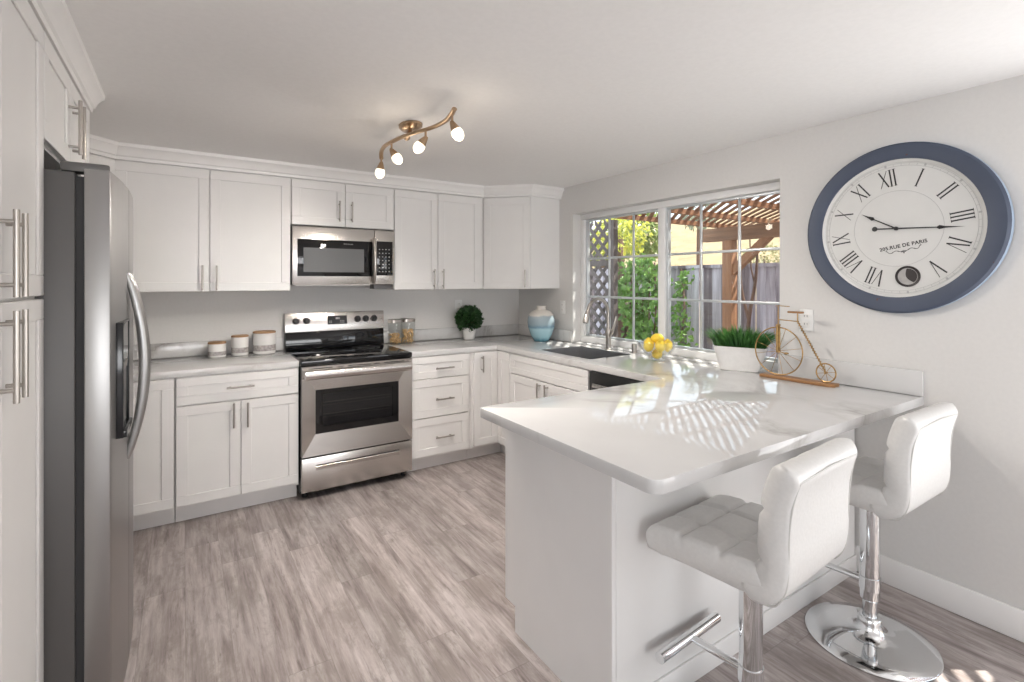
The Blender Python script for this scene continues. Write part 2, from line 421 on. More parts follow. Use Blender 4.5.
# baseboards
def baseboard(name, q, ax):
    b = MB(); b.box(*q); struct(b.build(name, M['trim'], bevel=.006))
baseboard('baseboard_right', (-.015,PY1,0,0,-3.0,.127), 'y')
baseboard('baseboard_right.001', (-.015,-11.48,0,0,PY0,.127), 'y')
baseboard('baseboard_rear', (-6.48,-11.48,0,-.015,-11.465,.127), 'x')
baseboard('baseboard_side', (-6.48,-11.465,0,-6.465,-3.18,.127), 'y')
baseboard('baseboard_left', (-6.465,-3.195,0,-3.80,-3.18,.127), 'x')

# kitchen window
wn = MB(); x0, x1 = .088, .158; f = .045; zb = .914
wn.box(x0,WY0,WZ-f,x1,WY1,WZ).box(x0,WY0,zb,x1,WY1,zb+.05).box(x0,WY1-f,zb+.05,x1,WY1,WZ-f).box(x0,WY0,zb+.05,x1,WY0+f,WZ-f)
win = struct(wn.build('window_1', M['vinyl'], bevel=.004))
b = MB(); b.box(.094,-1.737,zb+.05,.150,-1.675,WZ-f)
b.build('mullion', M['vinyl'], win, bevel=.004)
for ya, yb, nm in ((-1.675, WY1-f, 'sash'), (WY0+f, -1.737, 'sash')):
    b = MB(); s_ = .016
    b.box(.112,ya,zb+.05,.142,ya+s_,WZ-f).box(.112,yb-s_,zb+.05,.142,yb,WZ-f).box(.112,ya+s_,zb+.05,.142,yb-s_,zb+.05+s_).box(.112,ya+s_,WZ-f-s_,.142,yb-s_,WZ-f)
    sh = b.build(nm, M['galv'], win, bevel=.002)
    g = MB(); za, zc = zb+.05+s_, WZ-f-s_
    for i in (1,2):
        y = ya+(yb-ya)*i/3; g.box(.121,y-.0085,za,.133,y+.0085,zc)
        z = za+(zc-za)*i/3; g.box(.1215,ya+s_,z-.0085,.1325,yb-s_,z+.0085)
    g.build('grille', M['galv'], sh, bevel=.003)
    MB().box(.126,ya+s_-.004,za-.004,.128,yb-s_+.004,zc+.004).build('pane', M['glass'], sh, smooth=False)
# crown moulding, swept with mitred corners
PROF = [(0,2.160),(.024,2.160),(.026,2.178),(.034,2.184),(.040,2.205),(.054,2.228),(.062,2.234),(.064,2.2535),(0,2.2535)]
def crown(name, path):
    m = MB(); P = [Vector((*p,0)) for p in path]; rings = []
    for i, p in enumerate(P):
        a = (p-P[i-1]).normalized() if i else None; c = (P[i+1]-p).normalized() if i < len(P)-1 else None
        na = Vector((a.y,-a.x,0)) if a else None; nc = Vector((c.y,-c.x,0)) if c else None
        if na is None: o = nc
        elif nc is None: o = na
        else: o = (na+nc)/(1+na.dot(nc))
        rings.append([m.bm.verts.new((p.x+o.x*q, p.y+o.y*q, z)) for q, z in PROF])
    m.loft(rings); return struct(m.build(name, M['trim'], ang=25))
crown('trim_1', [(-3.152,-3.06),(-3.152,-1.367),(-3.754,-1.367)])
crown('trim_2', [(-3.754,-.65),(-3.444,-.65),(-3.144,-.35),(-.61,-.35),(-.31,-.65),(0,-.65)])

# ---------------------------------------------------------------- cabinets
def shaker(w_, h, rail=.058, t=.02, rec=.007):
    m = MB(); m.box(0,-t+rec,0,w_,0,h)
    r = min(rail, h*.32)
    m.box(0,-t,0,w_,-t+rec,r).box(0,-t,h-r,w_,-t+rec,h).box(0,-t,r,rail,-t+rec,h-r).box(w_-rail,-t,r,w_,-t+rec,h-r)
    return m
def pull(parent, x, z, length, vertical, y=-.02, r=.006, m='nickel'):
    b = MB(); h = length/2; yy = y-.032
    if vertical:
        b.cyl((x,yy,z-h),(x,yy,z+h),r,seg=12)
        for k in (-1,1): b.cyl((x,y+.002,z+k*h*.72),(x,yy,z+k*h*.72),r*.8,seg=10)
    else:
        b.cyl((x-h,yy,z),(x+h,yy,z),r,seg=12)
        for k in (-1,1): b.cyl((x+k*h*.72,y+.002,z),(x+k*h*.72,yy,z),r*.8,seg=10)
    return b.build('handle', M[m], parent)
def front(parent, kind, x0, z0, x1, z1, handle=None, g=.0015, plain=False):
    o = shaker(x1-x0-2*g, z1-z0-2*g).build(kind, M['cab'], parent, loc=(x0+g,-.0005,z0+g), bevel=.0018, seg=1)
    if handle:
        v, hx, hz, L = handle
        pull(o, hx-x0-g, hz-z0-g, L, v == 'v')
    return o
def base_body(parent, w_, d=.628, z0=.1, z1=.872, toe=True, pw=0):
    MB().box(.0008,0,z0,w_-.0008,d,z1).build('body', M['cab'], parent)
    if toe: MB().box(.0008,.07,0,w_-.0008,d,z0).build('toe_kick', M['cab'], parent)
ZK, ZT = .118, .868
# left run (fronts face -y; local x -> world x)
t = thing('base_cabinet', 'white shaker base cabinet with one door, partly hidden by the refrigerator', 'cabinet', (-3.150,-.63,0))
base_body(t, .310); front(t, 'door', .004,ZK,.306,ZT)
t = thing('base_cabinet', 'white base cabinet with one drawer over two doors, left of the range', 'cabinet', (-2.838,-.63,0))
base_body(t, .674)
front(t, 'drawer', .004,.706,.670,ZT, ('h',.334,.787,.15))
front(t, 'door', .004,ZK,.3365,.702, ('v',.298,.617,.15)); front(t, 'door', .3375,ZK,.670,.702, ('v',.374,.612,.15))
t = thing('base_cabinet', 'white three-drawer base cabinet right of the range', 'cabinet', (-1.392,-.63,0))
base_body(t, .51)
for z0, z1, hz in ((.700,ZT,.776),(.408,.697,.541),(ZK,.405,.253)):
    front(t, 'drawer', .004,z0,.482,z1, ('h',.262,hz,.15))
t = thing('base_cabinet', 'narrow white corner cabinet door with a vertical handle near its top', 'cabinet', (-.881,-.63,0))
base_body(t, .249); MB().box(.2495,.0705,0,.3195,.12,.118).build('toe_return', M['cab'], t); front(t, 'door', .016,ZK,.236,ZT, ('v',.085,.774,.13))
# sink run (fronts face -x; local x -> world -y)
t = thing('base_cabinet', 'narrow white filler panel beside the sink cabinet at the inner corner', 'cabinet', (-.63,-.650,0), R(-90))
base_body(t, .190, .60); MB().box(-.0885,.0705,0,0,.12,.1).build('toe_return', M['cab'], t); front(t, 'panel', .004,ZK,.187,ZT)
t = thing('sink_cabinet', 'white sink cabinet with a false drawer front above two doors', 'cabinet', (-.63,-.842,0), R(-90))
MB().box(0,0,.1,.918,.06,.872).box(0,.06,.1,.018,.60,.872).box(.900,.06,.1,.918,.60,.872).box(.018,.06,.1,.900,.60,.118).build('body', M['cab'], t)
MB().box(0,.07,0,.918,.60,.1).build('toe_kick', M['cab'], t)
front(t, 'false_drawer_front', .004,.718,.914,ZT)
front(t, 'door', .004,ZK,.4585,.714, ('v',.405,.635,.14)); front(t, 'door', .4595,ZK,.914,.714, ('v',.492,.635,.14))
# dishwasher
t = thing('dishwasher', 'dark steel dishwasher with a pocket handle, under the counter beside the sink cabinet', 'dishwasher', (-.63,-1.764,0), R(-90))
MB().box(.003,.0,.1,.597,.58,.868).build('body', M['dark'], t)
MB().box(.004,-.026,.105,.596,0,.74).build('door', M['steel'], t, bevel=.004)
MB().box(.004,-.022,.742,.596,0,.868).build('control_panel', M['black'], t, bevel=.003)
b = MB(); b.prism([(-.045,.775),(-.022,.765),(-.022,.800),(-.040,.800)], .05, .55, 'yz'); b.build('handle', M['steel'], t, bevel=.003)
MB().box(.003,.07,0,.597,.58,.1).build('toe_kick', M['black'], t)

# upper cabinets
def upper(name, label, x0, x1, z0, doors, d=.348, z1=2.165):
    t = thing(name, label, 'cabinet', (x0,-.35,0)); w_ = x1-x0
    MB().box(.0005,0,z0+.004,w_-.0005,d,z1).build('body', M['cab'], t)
    for a, c, h in doors: front(t, 'door', a,z0,c,2.153,h)
    return t
upper('wall_cabinet', 'wide two-door white wall cabinet left of the microwave', -3.143, -2.167, 1.368,
      [(.002,.487,('v',.448,1.455,.16)),(.488,.973,('v',.526,1.455,.16))])
upper('wall_cabinet', 'short two-door white wall cabinet above the microwave', -2.167, -1.422, 1.832,
      [(.003,.3715,('v',.327,1.945,.15)),(.3725,.742,('v',.417,1.945,.15))])
upper('wall_cabinet', 'two-door white wall cabinet right of the microwave', -1.421, -.611, 1.368,
      [(.003,.3725,('v',.334,1.455,.16)),(.3735,.772,('v',.412,1.455,.16))])
def diag(label, mirror):
    ox = XL if mirror else 0; sg = 1 if mirror else -1
    t = thing('corner_wall_cabinet', label, 'cabinet', (ox, 0, 0))
    b = MB(); pl = [(0.0005*sg,-.002),(.6085*sg,-.002),(.6085*sg,-.35),(.31*sg,-.648),(.0005*sg,-.648)]
    b.prism(pl, 1.372, 2.165); b.build('body', M['cab'], t)
    W = .30*math.sqrt(2)
    o = shaker(W-.02, 2.153-1.368-.003).build('door', M['cab'], t, bevel=.0018, seg=1)
    a = R(45) if mirror else R(-45)
    st = Vector((.31*sg,-.648,0)) if mirror else Vector((-.6085,-.35,0))
    dv = Vector((math.cos(a), math.sin(a), 0)); nv = Vector((math.sin(a), -math.cos(a), 0))
    p = st + dv*.01 + nv*.0008; o.location = (p.x, p.y, 1.3695); o.rotation_euler = (0,0,a)
    pull(o, W-.055, .088, .15, True)
    return t
diag('diagonal white corner wall cabinet beside the window, its door in shade', False)
diag('diagonal white corner wall cabinet half hidden behind the refrigerator', True)

# tall units on the left wall (fronts face +x; local x -> world +y)
t = thing('pantry_cabinet', 'tall white pantry cabinet with four shaker doors, nearest the camera', 'cabinet', (-3.152,-3.055,0), R(90))
Wp = .833
MB().box(0,0,.1,Wp,.60,2.165).build('body', M['cab'], t)
MB().box(0,.07,0,Wp,.60,.1).build('toe_kick', M['cab'], t)
sm = .425
for a, c, hx in ((.003,sm-.0005,sm-.036),(sm+.0005,Wp-.003,sm+.036)):
    front(t, 'door', a,1.390,c,2.153, ('v',hx,1.492,.19)); front(t, 'door', a,.112,c,1.384, ('v',hx,1.268,.20))
t = thing('bridge_cabinet', 'white two-door cabinet mounted above the refrigerator', 'cabinet', (-3.152,-2.220,0), R(90))
Wf = .832
MB().box(0,0,1.835,Wf,.60,2.165).build('body', M['cab'], t)
front(t, 'door', .003,1.843,.3995,2.153, ('v',.362,1.970,.19)); front(t, 'door', .4005,1.843,Wf-.003,2.153, ('v',.438,1.970,.19))
tag(MB().box(-3.752,-1.387,0,-3.134,-1.368,2.165).build('end_panel', M['cab'], bevel=.002),
    'tall white end panel on the far side of the refrigerator', 'panel')

# peninsula base
t = thing('peninsula_base', 'white peninsula base with plain end panel facing the kitchen floor', 'cabinet', (0,0,0))
MB().box(-1.645,-2.980,.10,-.62,-2.395,.872).build('body', M['cab'], t)
MB().box(-1.645,-2.980,0,-.62,-2.455,.10).build('toe_kick', M['cab'], t)
b = MB(); b.prism([(-2.374,.105),(-2.374,.872),(-3.003,.872),(-3.003,0),(-2.447,0),(-2.447,.105)], -1.664, -1.646, 'yz'); b.build('end_panel', M['cab'], t, bevel=.0015, seg=1)
MB().box(-1.645,-3.003,0,-.0165,-2.981,.872).build('back_panel', M['cab'], t, bevel=.0015, seg=1)
MB().box(-1.640,-3.013,0,-.0165,-3.0035,.085).build('base_strip', M['cab'], t, bevel=.003)

# ---------------------------------------------------------------- countertops
SX0, SX1, SY0, SY1 = -.535, -.125, -1.640, -1.075
t = thing('countertop', 'white veined quartz countertop left of the range with upstand', 'countertop', (0,0,0))
MB().box(-3.752,-.652,.874,-2.164,-.0005,.914).build('slab', M['quartz'], t, bevel=.003)
for q in ((-3.735,-.020,.9145,-2.162,-.0005,1.012),(-3.7535,-.65,.9145,-3.736,-.0005,1.012)): MB().box(*q).build('upstand', M['quartz'], t, bevel=.002)
t = thing('countertop', 'long white quartz countertop running round the sink onto the peninsula', 'countertop', (0,0,0))
xs = [-1.7775,-1.394,-.650,SX0,SX1,-.0005]; ys = [-3.277,WY0+.001,-2.354,SY0,SY1,WY1-.001,-.652,-.0005]
def inside(x, y):
    if SX0 < x < SX1 and SY0 < y < SY1: return False
    if y < -2.354: return True
    if x > -.650: return True
    return y > -.652 and x > -1.394
m_ = grid_slab(xs, ys, inside, .874, .914)
bmesh.ops.dissolve_limit(m_.bm, angle_limit=R(1), verts=m_.bm.verts[:], edges=m_.bm.edges[:])
for cx_, cy_, off in ((-1.7775,-3.277,.035),(-1.7775,-2.354,.012)):
    es = [e for e in m_.bm.edges if all(abs(v.co.x-cx_) < 1e-3 and abs(v.co.y-cy_) < 1e-3 for v in e.verts)]
    bmesh.ops.bevel(m_.bm, geom=es, offset=off, segments=6, affect='EDGES', profile=.5)
m_.build('slab', M['quartz'], t, bevel=.0025)
for q in ((-1.394,-.020,.9145,-.0005,-.0005,1.012),(-.020,WY1,.9145,-.0005,-.0205,1.012),(-.020,-3.277,.9145,-.0005,WY0,1.028)):
    MB().box(*q).build('upstand', M['quartz'], t, bevel=.002)

struct(MB().box(.0,WY0+.001,.8745,.087,WY1-.001,.914).build('trim_3', M['quartz']), 'white quartz window sill')
# sink and taps
t = thing('kitchen_sink', 'undermount stainless sink set in the quartz below the window', 'sink', (0,0,0))
b = MB(); o_ = .0; z0 = .70
x0, x1, y0, y1 = SX0+.006, SX1-.006, SY0+.006, SY1-.006
for q in ((x0-.004,y0,z0,x0,y1,.9135),(x1,y0,z0,x1+.004,y1,.9135),(x0-.004,y0-.004,z0,x1+.004,y0,.9135),(x0-.004,y1,z0,x1+.004,y1+.004,.9135),(x0-.004,y0-.004,z0-.004,x1+.004,y1+.004,z0)): b.box(*q)
b.build('basin', M['sinksteel'], t)
b = MB(); b.lathe([(.0,z0+.001),(.052,z0+.001),(.055,z0+.004),(.045,z0+.004),(.04,z0+.002),(.0,z0+.002)], 24, (-.33,-1.36,0)); b.build('drain', M['chrome'], t)
fx, fy = -.075, -1.340
t = thing('faucet', 'brushed steel pull-down kitchen faucet arching over the sink', 'faucet', (fx,fy,.9145))
b = MB(); b.lathe([(.0,0),(.027,0),(.027,.006),(.021,.010),(.0195,.06),(.022,.12),(.021,.150),(.016,.165),(.0,.165)], 24); b.build('body', M['nickel'], t)
pts = [(-.003,0,.15),(-.004,0,.28)]; rr = .102
for i in range(1, 15):
    a = PI*i/14*.93; pts.append((-.004-rr+rr*math.cos(a), .0, .28+rr*1.05*math.sin(a)))
b = MB(); b.tube(pts, .0125, 14); b.build('spout', M['nickel'], t)
e = Vector(pts[-1]); dn = (e-Vector(pts[-2])).normalized()
b = MB(); b.tube([e, e+dn*.02, e+dn*.085, e+dn*.095], [.0125,.0165,.0215,.019], 16); sp = b.build('spray_head', M['nickel'], t)
b = MB(); b.tube([e+dn*.0951, e+dn*.099], [.0155,.0155], 16); b.build('nozzle', M['black'], sp)
b = MB(); b.tube([(.0,-.012,.095),(.004,-.030,.125),(.012,-.048,.175),(.020,-.058,.235),(.022,-.060,.255)], [.013,.015,.013,.010,.006], 12, sq=.75); b.build('lever', M['nickel'], t)
t = thing('air_gap', 'small steel dishwasher air gap cap between faucet and lemon bowl', 'air gap', (-.055,-1.585,.9145))
MB().lathe([(.0,0),(.022,0),(.022,.004),(.019,.006),(.019,.058),(.017,.066),(.0,.068)], 24).build('cap', M['nickel'], t)

# ---------------------------------------------------------------- refrigerator
FY0, FY1 = -2.212, -1.398
t = thing('refrigerator', 'stainless side-by-side refrigerator with dark grey sides', 'refrigerator', (0,0,0))
MB().box(-3.74,FY0+.004,.03,-3.066,FY1-.004,1.757).build('body', M['steelside'], t, bevel=.006)
MB().box(-3.0655,FY0+.014,.05,-3.046,FY1-.014,1.745).build('gasket', M['dark'], t)
split = -1.868
def bulge(y):
    u = (y-(FY0+FY1)/2)/((FY1-FY0)/2); return -2.984+.020*(1-u*u)
def fdoor(ya, yb):
    n = 12; poly = [(-3.0455,ya)]
    for i in range(n+1):
        y = ya+(yb-ya)*i/n; poly.append((bulge(y), y))
    poly.append((-3.0455,yb))
    m = MB(); m.prism(poly, .055, 1.769); return m.build('door', M['steelv'], t, bevel=.004)
dl = fdoor(FY0, split-.002); dr = fdoor(split+.002, FY1)
def fhandle(y, par):
    b = MB(); pts = []
    for i in range(21):
        u = i/20; z = .80+.66*u; s_ = math.sin(PI*u)**.8
        pts.append((bulge(y)-.004+.052*s_, y, z))
    b.tube(pts, [.009+.004*math.sin(PI*i/20) for i in range(21)], 12, sq=1.25); return b.build('handle', M['steelv'], par)
fhandle(split-.030, dl); fhandle(split+.030, dr)
ya, yb = -2.135, -1.925
b = MB()
xf = bulge(-2.06)
b.box(xf-.012,ya,.93,xf+.014,ya+.008,1.30).box(xf-.012,yb-.008,.93,xf+.014,yb,1.30).box(xf-.012,ya+.008,1.292,xf+.014,yb-.008,1.30).box(xf-.012,ya+.008,.93,xf+.022,yb-.008,.952)
disp = b.build('water_dispenser', M['display'], dl, bevel=.002)
MB().box(xf-.012,ya+.008,1.17,xf+.012,yb-.008,1.292).build('control_panel', M['blackglass'], disp)
MB().box(xf-.012,ya+.008,.952,xf-.002,yb-.008,1.148).build('recess', M['display'], disp)
b = MB(); b.prism([(xf-.005,1.15),(xf+.010,1.14),(xf+.012,1.165),(xf-.005,1.17)], ya+.03, yb-.03, 'xz'); b.build('spout_cover', M['nickel'], disp)
def hinge(ya, yb):
    b = MB(); y0, y1 = min(ya,yb), max(ya,yb)
    b.prism([(-3.10,y0),(-3.10,y1),(-3.01,y1),(-2.990,(y0+y1)/2+.012),(-2.985,y0+.006),(-3.0,y0)], 1.7575, 1.786)
    return b.build('hinge_cover', M['steelside'], t, bevel=.005)
hinge(FY0+.002, FY0+.06); hinge(FY1-.06, FY1-.002)
MB().box(-3.60,FY0+.05,.0,-3.07,FY1-.05,.03).box(-3.07,FY0+.02,.012,-3.045,FY1-.02,.05).build('base_grille', M['black'], t)

# ---------------------------------------------------------------- range
RX0, RX1 = -2.160, -1.396
t = thing('range', 'freestanding stainless electric range with black glass top', 'stove', (RX0,0,0)); RW = RX1-RX0
MB().box(.003,-.640,.04,RW-.003,-.03,.878).build('body', M['black'], t)
for fx_ in (.04, RW-.04):
    for fy_ in (-.60,-.10): MB().cyl((fx_,fy_,0),(fx_,fy_,.04),.018,seg=12).build('foot', M['black'], t)
b = MB(); b.box(.0,-.682,.8795,RW,-.06,.916); b.build('cooktop', M['blackglass'], t, bevel=.007, seg=3)
for cx_, cy_, r in ((.20,-.50,.105),(.56,-.50,.09),(.20,-.24,.08),(.56,-.24,.105)):
    for k in (r, r*.62):
        MB().tube([(cx_+k*math.cos(2*PI*i/40), cy_+k*math.sin(2*PI*i/40), .9163) for i in range(40)], .0006, 4, closed=True).build('burner_ring', M['ovenring'], t)
# backguard
b = MB(); b.prism([(-.075,.917),(-.004,.917),(-.004,1.045),(-.062,1.045)], .004, RW-.004, 'yz'); b.build('back_lower_panel', M['blackglass'], t, bevel=.002)
b = MB(); b.prism([(-.075,1.0455),(-.004,1.0455),(-.004,1.190),(-.050,1.190)], 0, RW, 'yz'); bgd = b.build('control_panel', M['steel'], t, bevel=.004)
sl = math.atan2(.025,.1445)
def onpanel(z): return -.075+(z-1.0455)*.025/.1445
for kx in (.078,.155,.545,.612,.680):
    z = 1.130; y = onpanel(z); b = MB()
    b.lathe([(.0,0),(.026,0),(.026,.006),(.021,.010),(.019,.026),(.016,.030),(.0,.030)], 24)
    b.box(-.0035,-.019,.012,.0035,.019,.033)
    b.build('knob', M['black'], t, loc=(kx,y-.0005,z), rot=(R(90)-sl,0,0))
b = MB(); b.box(-.075,-.034,0,.075,.034,.002); disp = b.build('display', M['display'], t, loc=(.385,onpanel(1.128)-.0003,1.128), rot=(R(90)-sl,0,0))
for i in range(3): MB().box(-.012+.011*i,.006,.0021,-.004+.011*i,.020,.0026).build('digit', M['print'], disp)
for i in range(5):
    for j in (0,1): MB().box(-.062+.012*i+(.06 if i > 1 else 0),-.022+.012*j,.0021,-.056+.012*i+(.06 if i > 1 else 0),-.017+.012*j,.0026).build('button', M['print'], disp)
# door: sloping picture frame around the window
DZ0, DZ1, yF, yW = .285, .874, -.688, -.676
wx0, wx1, wz0, wz1 = .092, .662, .425, .716
d = MB()
O = [(.004,DZ0),(RW-.004,DZ0),(RW-.004,DZ1),(.004,DZ1)]; I = [(wx0,wz0),(wx1,wz0),(wx1,wz1),(wx0,wz1)]
vo = [d.bm.verts.new((x,yF,z)) for x,z in O]; vi = [d.bm.verts.new((x,yW,z)) for x,z in I]
vb = [d.bm.verts.new((x,-.6405,z)) for x,z in O]; vib = [d.bm.verts.new((x,-.6405,z)) for x,z in I]
for i in range(4):
    j = (i+1)%4
    d.bm.faces.new((vo[i],vo[j],vi[j],vi[i])); d.bm.faces.new((vb[j],vb[i],vib[i],vib[j])); d.bm.faces.new((vo[j],vo[i],vb[i],vb[j])); d.bm.faces.new((vi[i],vi[j],vib[j],vib[i]))
dr_ = d.build('oven_door', M['steel'], t, ang=2)
# window: black border and darker see-through glass in front of the racks
b = MB(); ww = .045
b.box(wx0+.0005,-.6755,wz0+.0005,wx1-.0005,-.668,wz0+ww).box(wx0+.0005,-.6755,wz1-.03,wx1-.0005,-.668,wz1-.0005).box(wx0+.0005,-.6755,wz0+ww,wx0+ww,-.668,wz1-.03).box(wx1-ww,-.6755,wz0+ww,wx1-.0005,-.668,wz1-.03)
wd = b.build('window_border', M['blackglass'], dr_)
MB().box(wx0+ww,-.674,wz0+ww,wx1-ww,-.672,wz1-.03).build('window_pane', M['ovenglass'], dr_, smooth=False)
MB().box(wx0+.004,-.650,wz0+.004,wx1-.004,-.641,wz1-.004).build('cavity', M['oveninside'], dr_)
b = MB()
for z in (.545,.625):
    b.cyl((wx0+.05,-.657,z),(wx1-.05,-.657,z),.0022,seg=6); b.cyl((wx0+.05,-.654,z-.02),(wx1-.05,-.654,z-.02),.0016,seg=6)
b.build('oven_rack', M['nickel'], dr_)
# wide pillow handle with vent slots above and below
b = MB(); b.tube([(.020,-.712,.822),(RW-.022,-.712,.822)], .027, 20, sq=1.15)
for x in (.05, RW-.05): b.box(x-.022,-.706,.808,x+.022,-.684,.836)
b.build('handle', M['steel'], dr_)
b = MB()
for x0_, x1_ in ((.05,.20),(.23,.27),(.30,.46),(.48,.52),(.55,.70)): b.box(x0_,-.6888,.857,x1_,-.6872,.862)
b.build('vent_slot', M['black'], dr_)
# drawer
b = MB(); b.box(.004,-.688,.055,RW-.004,-.6405,.276); dw = b.build('drawer', M['steel'], t, bevel=.004)
MB().box(.095,-.6888,.196,.662,-.6865,.226).build('grip_recess', M['black'], dw)
b = MB(); b.prism([(-.688,.190),(-.692,.196),(-.692,.214),(-.6885,.218)], .093, .664, 'yz'); b.build('grip_lip', M['steel'], dw)

# ---------------------------------------------------------------- microwave
t = thing('microwave', 'stainless over-the-range microwave below the short wall cabinet', 'microwave', (-2.166,0,0)); MW = .736
MB().box(.003,-.372,1.412,MW-.003,-.003,1.826).build('body', M['steelside'], t, bevel=.003)
b = MB(); b.box(.002,-.402,1.410,.578,-.3725,1.822); dr_ = b.build('door', M['steel'], t, bevel=.004)
b = MB(); b.box(.034,-.4035,1.470,.566,-.4005,1.732); g_ = b.build('window_border', M['blackglass'], dr_, bevel=.001)
MB().box(.074,-.4042,1.500,.500,-.4036,1.672).build('window_pane', M['mwglass'], dr_, smooth=False)
text_obj('brand_lettering', 'FRIGIDAIRE', .0125, M['faint'], dr_, (.385,-.4038,1.706), (R(90),0,0), .0004, 1.1)
pts = [(.571,-.408-.034*math.sin(PI*i/14)**.6, 1.425+.330*i/14) for i in range(15)]
b = MB(); b.tube(pts, [.014]*15, 12, sq=1.2); b.build('handle', M['nickel'], dr_)
b = MB(); b.box(.581,-.402,1.410,MW-.002,-.3725,1.822); cp = b.build('control_panel', M['steel'], t, bevel=.004)
MB().box(.596,-.4035,1.478,.722,-.4005,1.738).build('keypad_glass', M['blackglass'], cp, bevel=.001)
bt = None
for j in range(7):
    for i in range(4):
        if bt is None: o = bt = MB().box(0,-.4040,0,.008,-.4036,.006).build('button', M['print'], cp)
        else: o = bt.copy(); C.objects.link(o)
        o.location = (.614+.025*i,0,1.505+.028*j)
b = MB(); b.box(.03,-.36,1.404,.56,-.05,1.412); b.build('grease_filter', M['nickel'], t)
b = MB(); b.box(.59,-.36,1.375,.74,-.25,1.4118); b.build('lamp_housing', M['steelside'], t, bevel=.003)

# ---------------------------------------------------------------- ceiling track light
t = thing('track_light', 'bronze wavy ceiling track light with four frosted shades', 'ceiling light', (0,0,0))
B = [Vector(p) for p in ((-1.850,-1.345,2.135),(-1.868,-1.40,2.160),(-1.878,-1.49,2.17),(-1.874,-1.59,2.17),(-1.864,-1.68,2.17),(-1.848,-1.765,2.17),(-1.822,-1.85,2.17),(-1.797,-1.94,2.17),(-1.788,-2.05,2.17),(-1.801,-2.14,2.172),(-1.820,-2.21,2.175))]
def smooth_path(P, k=5):
    out = []
    for i in range(len(P)-1):
        p0, p1, p2, p3 = P[max(i-1,0)], P[i], P[i+1], P[min(i+2,len(P)-1)]
        for j in range(k):
            u = j/k; out.append(.5*((2*p1)+(p2-p0)*u+(2*p0-5*p1+4*p2-p3)*u*u+(3*p1-p0-3*p2+p3)*u**3))
    return out+[P[-1]]
BP = smooth_path(B)
MB().tube(BP, .012, 10, sq=.8).build('bar', M['bronze'], t)
b = MB(); b.lathe([(.0,CEIL-.001),(.075,CEIL-.001),(.075,CEIL-.012),(.055,CEIL-.028),(.02,CEIL-.034),(.0,CEIL-.034)], 32, (-1.80,-1.66,0), sx=.75, sy=1.15)
b.cyl((-1.80,-1.66,CEIL-.03),(-1.835,-1.70,2.178),.010,seg=12); b.sphere((-1.838,-1.705,2.172),.018); b.build('canopy', M['bronze'], t)
heads = [((-1.853,-1.352,2.135),(-.12,.08,-1)),((-1.874,-1.580,2.158),(.55,-.36,-1)),((-1.812,-1.885,2.158),(-.62,.40,-1)),((-1.803,-2.155,2.162),(.42,-.28,-1))]
for i, (p, dv) in enumerate(heads):
    p = Vector(p); dv = Vector(dv).normalized(); k = p+Vector((0,0,-.030))
    b = MB(); b.cyl(p+Vector((0,0,.012)), k, .0055, seg=10); b.sphere(k,.010)
    st = b.build('stem', M['bronze'], t)
    b = MB(); b.tube([k-dv*.010, k, k+dv*.018, k+dv*.036], [.007,.012,.018,.023], 20); hd = b.build('spot_holder', M['bronze'], st)
    b = MB(); b.tube([k+dv*.030, k+dv*.038, k+dv*.056, k+dv*.072, k+dv*.084, k+dv*.087], [.019,.025,.0275,.023,.012,.003], 20); b.build('lamp_shade', M['lamp'], st)
    light('spot_glow', 'SPOT', k+dv*.098, 30, (1,.93,.86), aim=dv, shadow_soft_size=.04, spot_size=R(165), spot_blend=.9)
    light('spot_glow', 'POINT', k+dv*.125, .45, (1,.86,.70), shadow_soft_size=.03)

# ---------------------------------------------------------------- wall clock (faces -x; built in local u,v with z out of the wall)
t = thing('wall_clock', 'large round wall clock with distressed blue frame and Roman numerals', 'clock', (-.001,-3.182,1.677))
t.rotation_euler = (R(90), 0, R(-90))       # local x -> -y (right in the picture), local y -> up, local z -> -x (into the room)
RO, RI, RD = .391, .316, .310
MB().lathe([(RI,.0),(RO-.012,.0),(RO,.006),(RO,.040),(RO-.010,.050),(RI+.02,.050),(RI+.004,.044),(RI,.034)], 96, caps=False).build('frame', M['bluepaint'], t)
me_ = t.children[-1].data; bm = bmesh.new(); bm.from_mesh(me_); bm.free()
MB().lathe([(RO+.0004,.006),(RO+.0012,.010),(RO+.0012,.036),(RO+.0004,.040)], 96, caps=False).build('rim', M['bluelight'], t, recalc=True)
MB().lathe([(RD-.004,.026),(RI+.003,.026),(RI+.003,.040),(RD+.001,.036),(RD-.004,.030)], 96, caps=False).build('bezel', M['dial'], t)
MB().lathe([(.0,.004),(RI+.001,.004),(RI+.001,.028),(.0,.028)], 96).build('dial', M['dial'], t)
TH = R(8.5); zD = .0282
def bar2(m, a, c, wd, z0=zD, z1=zD+.0008):
    a, c = Vector(a), Vector(c); dv = (c-a).normalized(); n = Vector((-dv.y, dv.x))*(wd/2)
    pl = [a+n, a-n, c-n, c+n]
    m.loft([[m.bm.verts.new((p.x,p.y,z0)) for p in pl], [m.bm.verts.new((p.x,p.y,z1)) for p in pl]])
glyph = {'I': [('b',0)], 'V': [('s',-.5,0),('t',.5,0)], 'X': None}
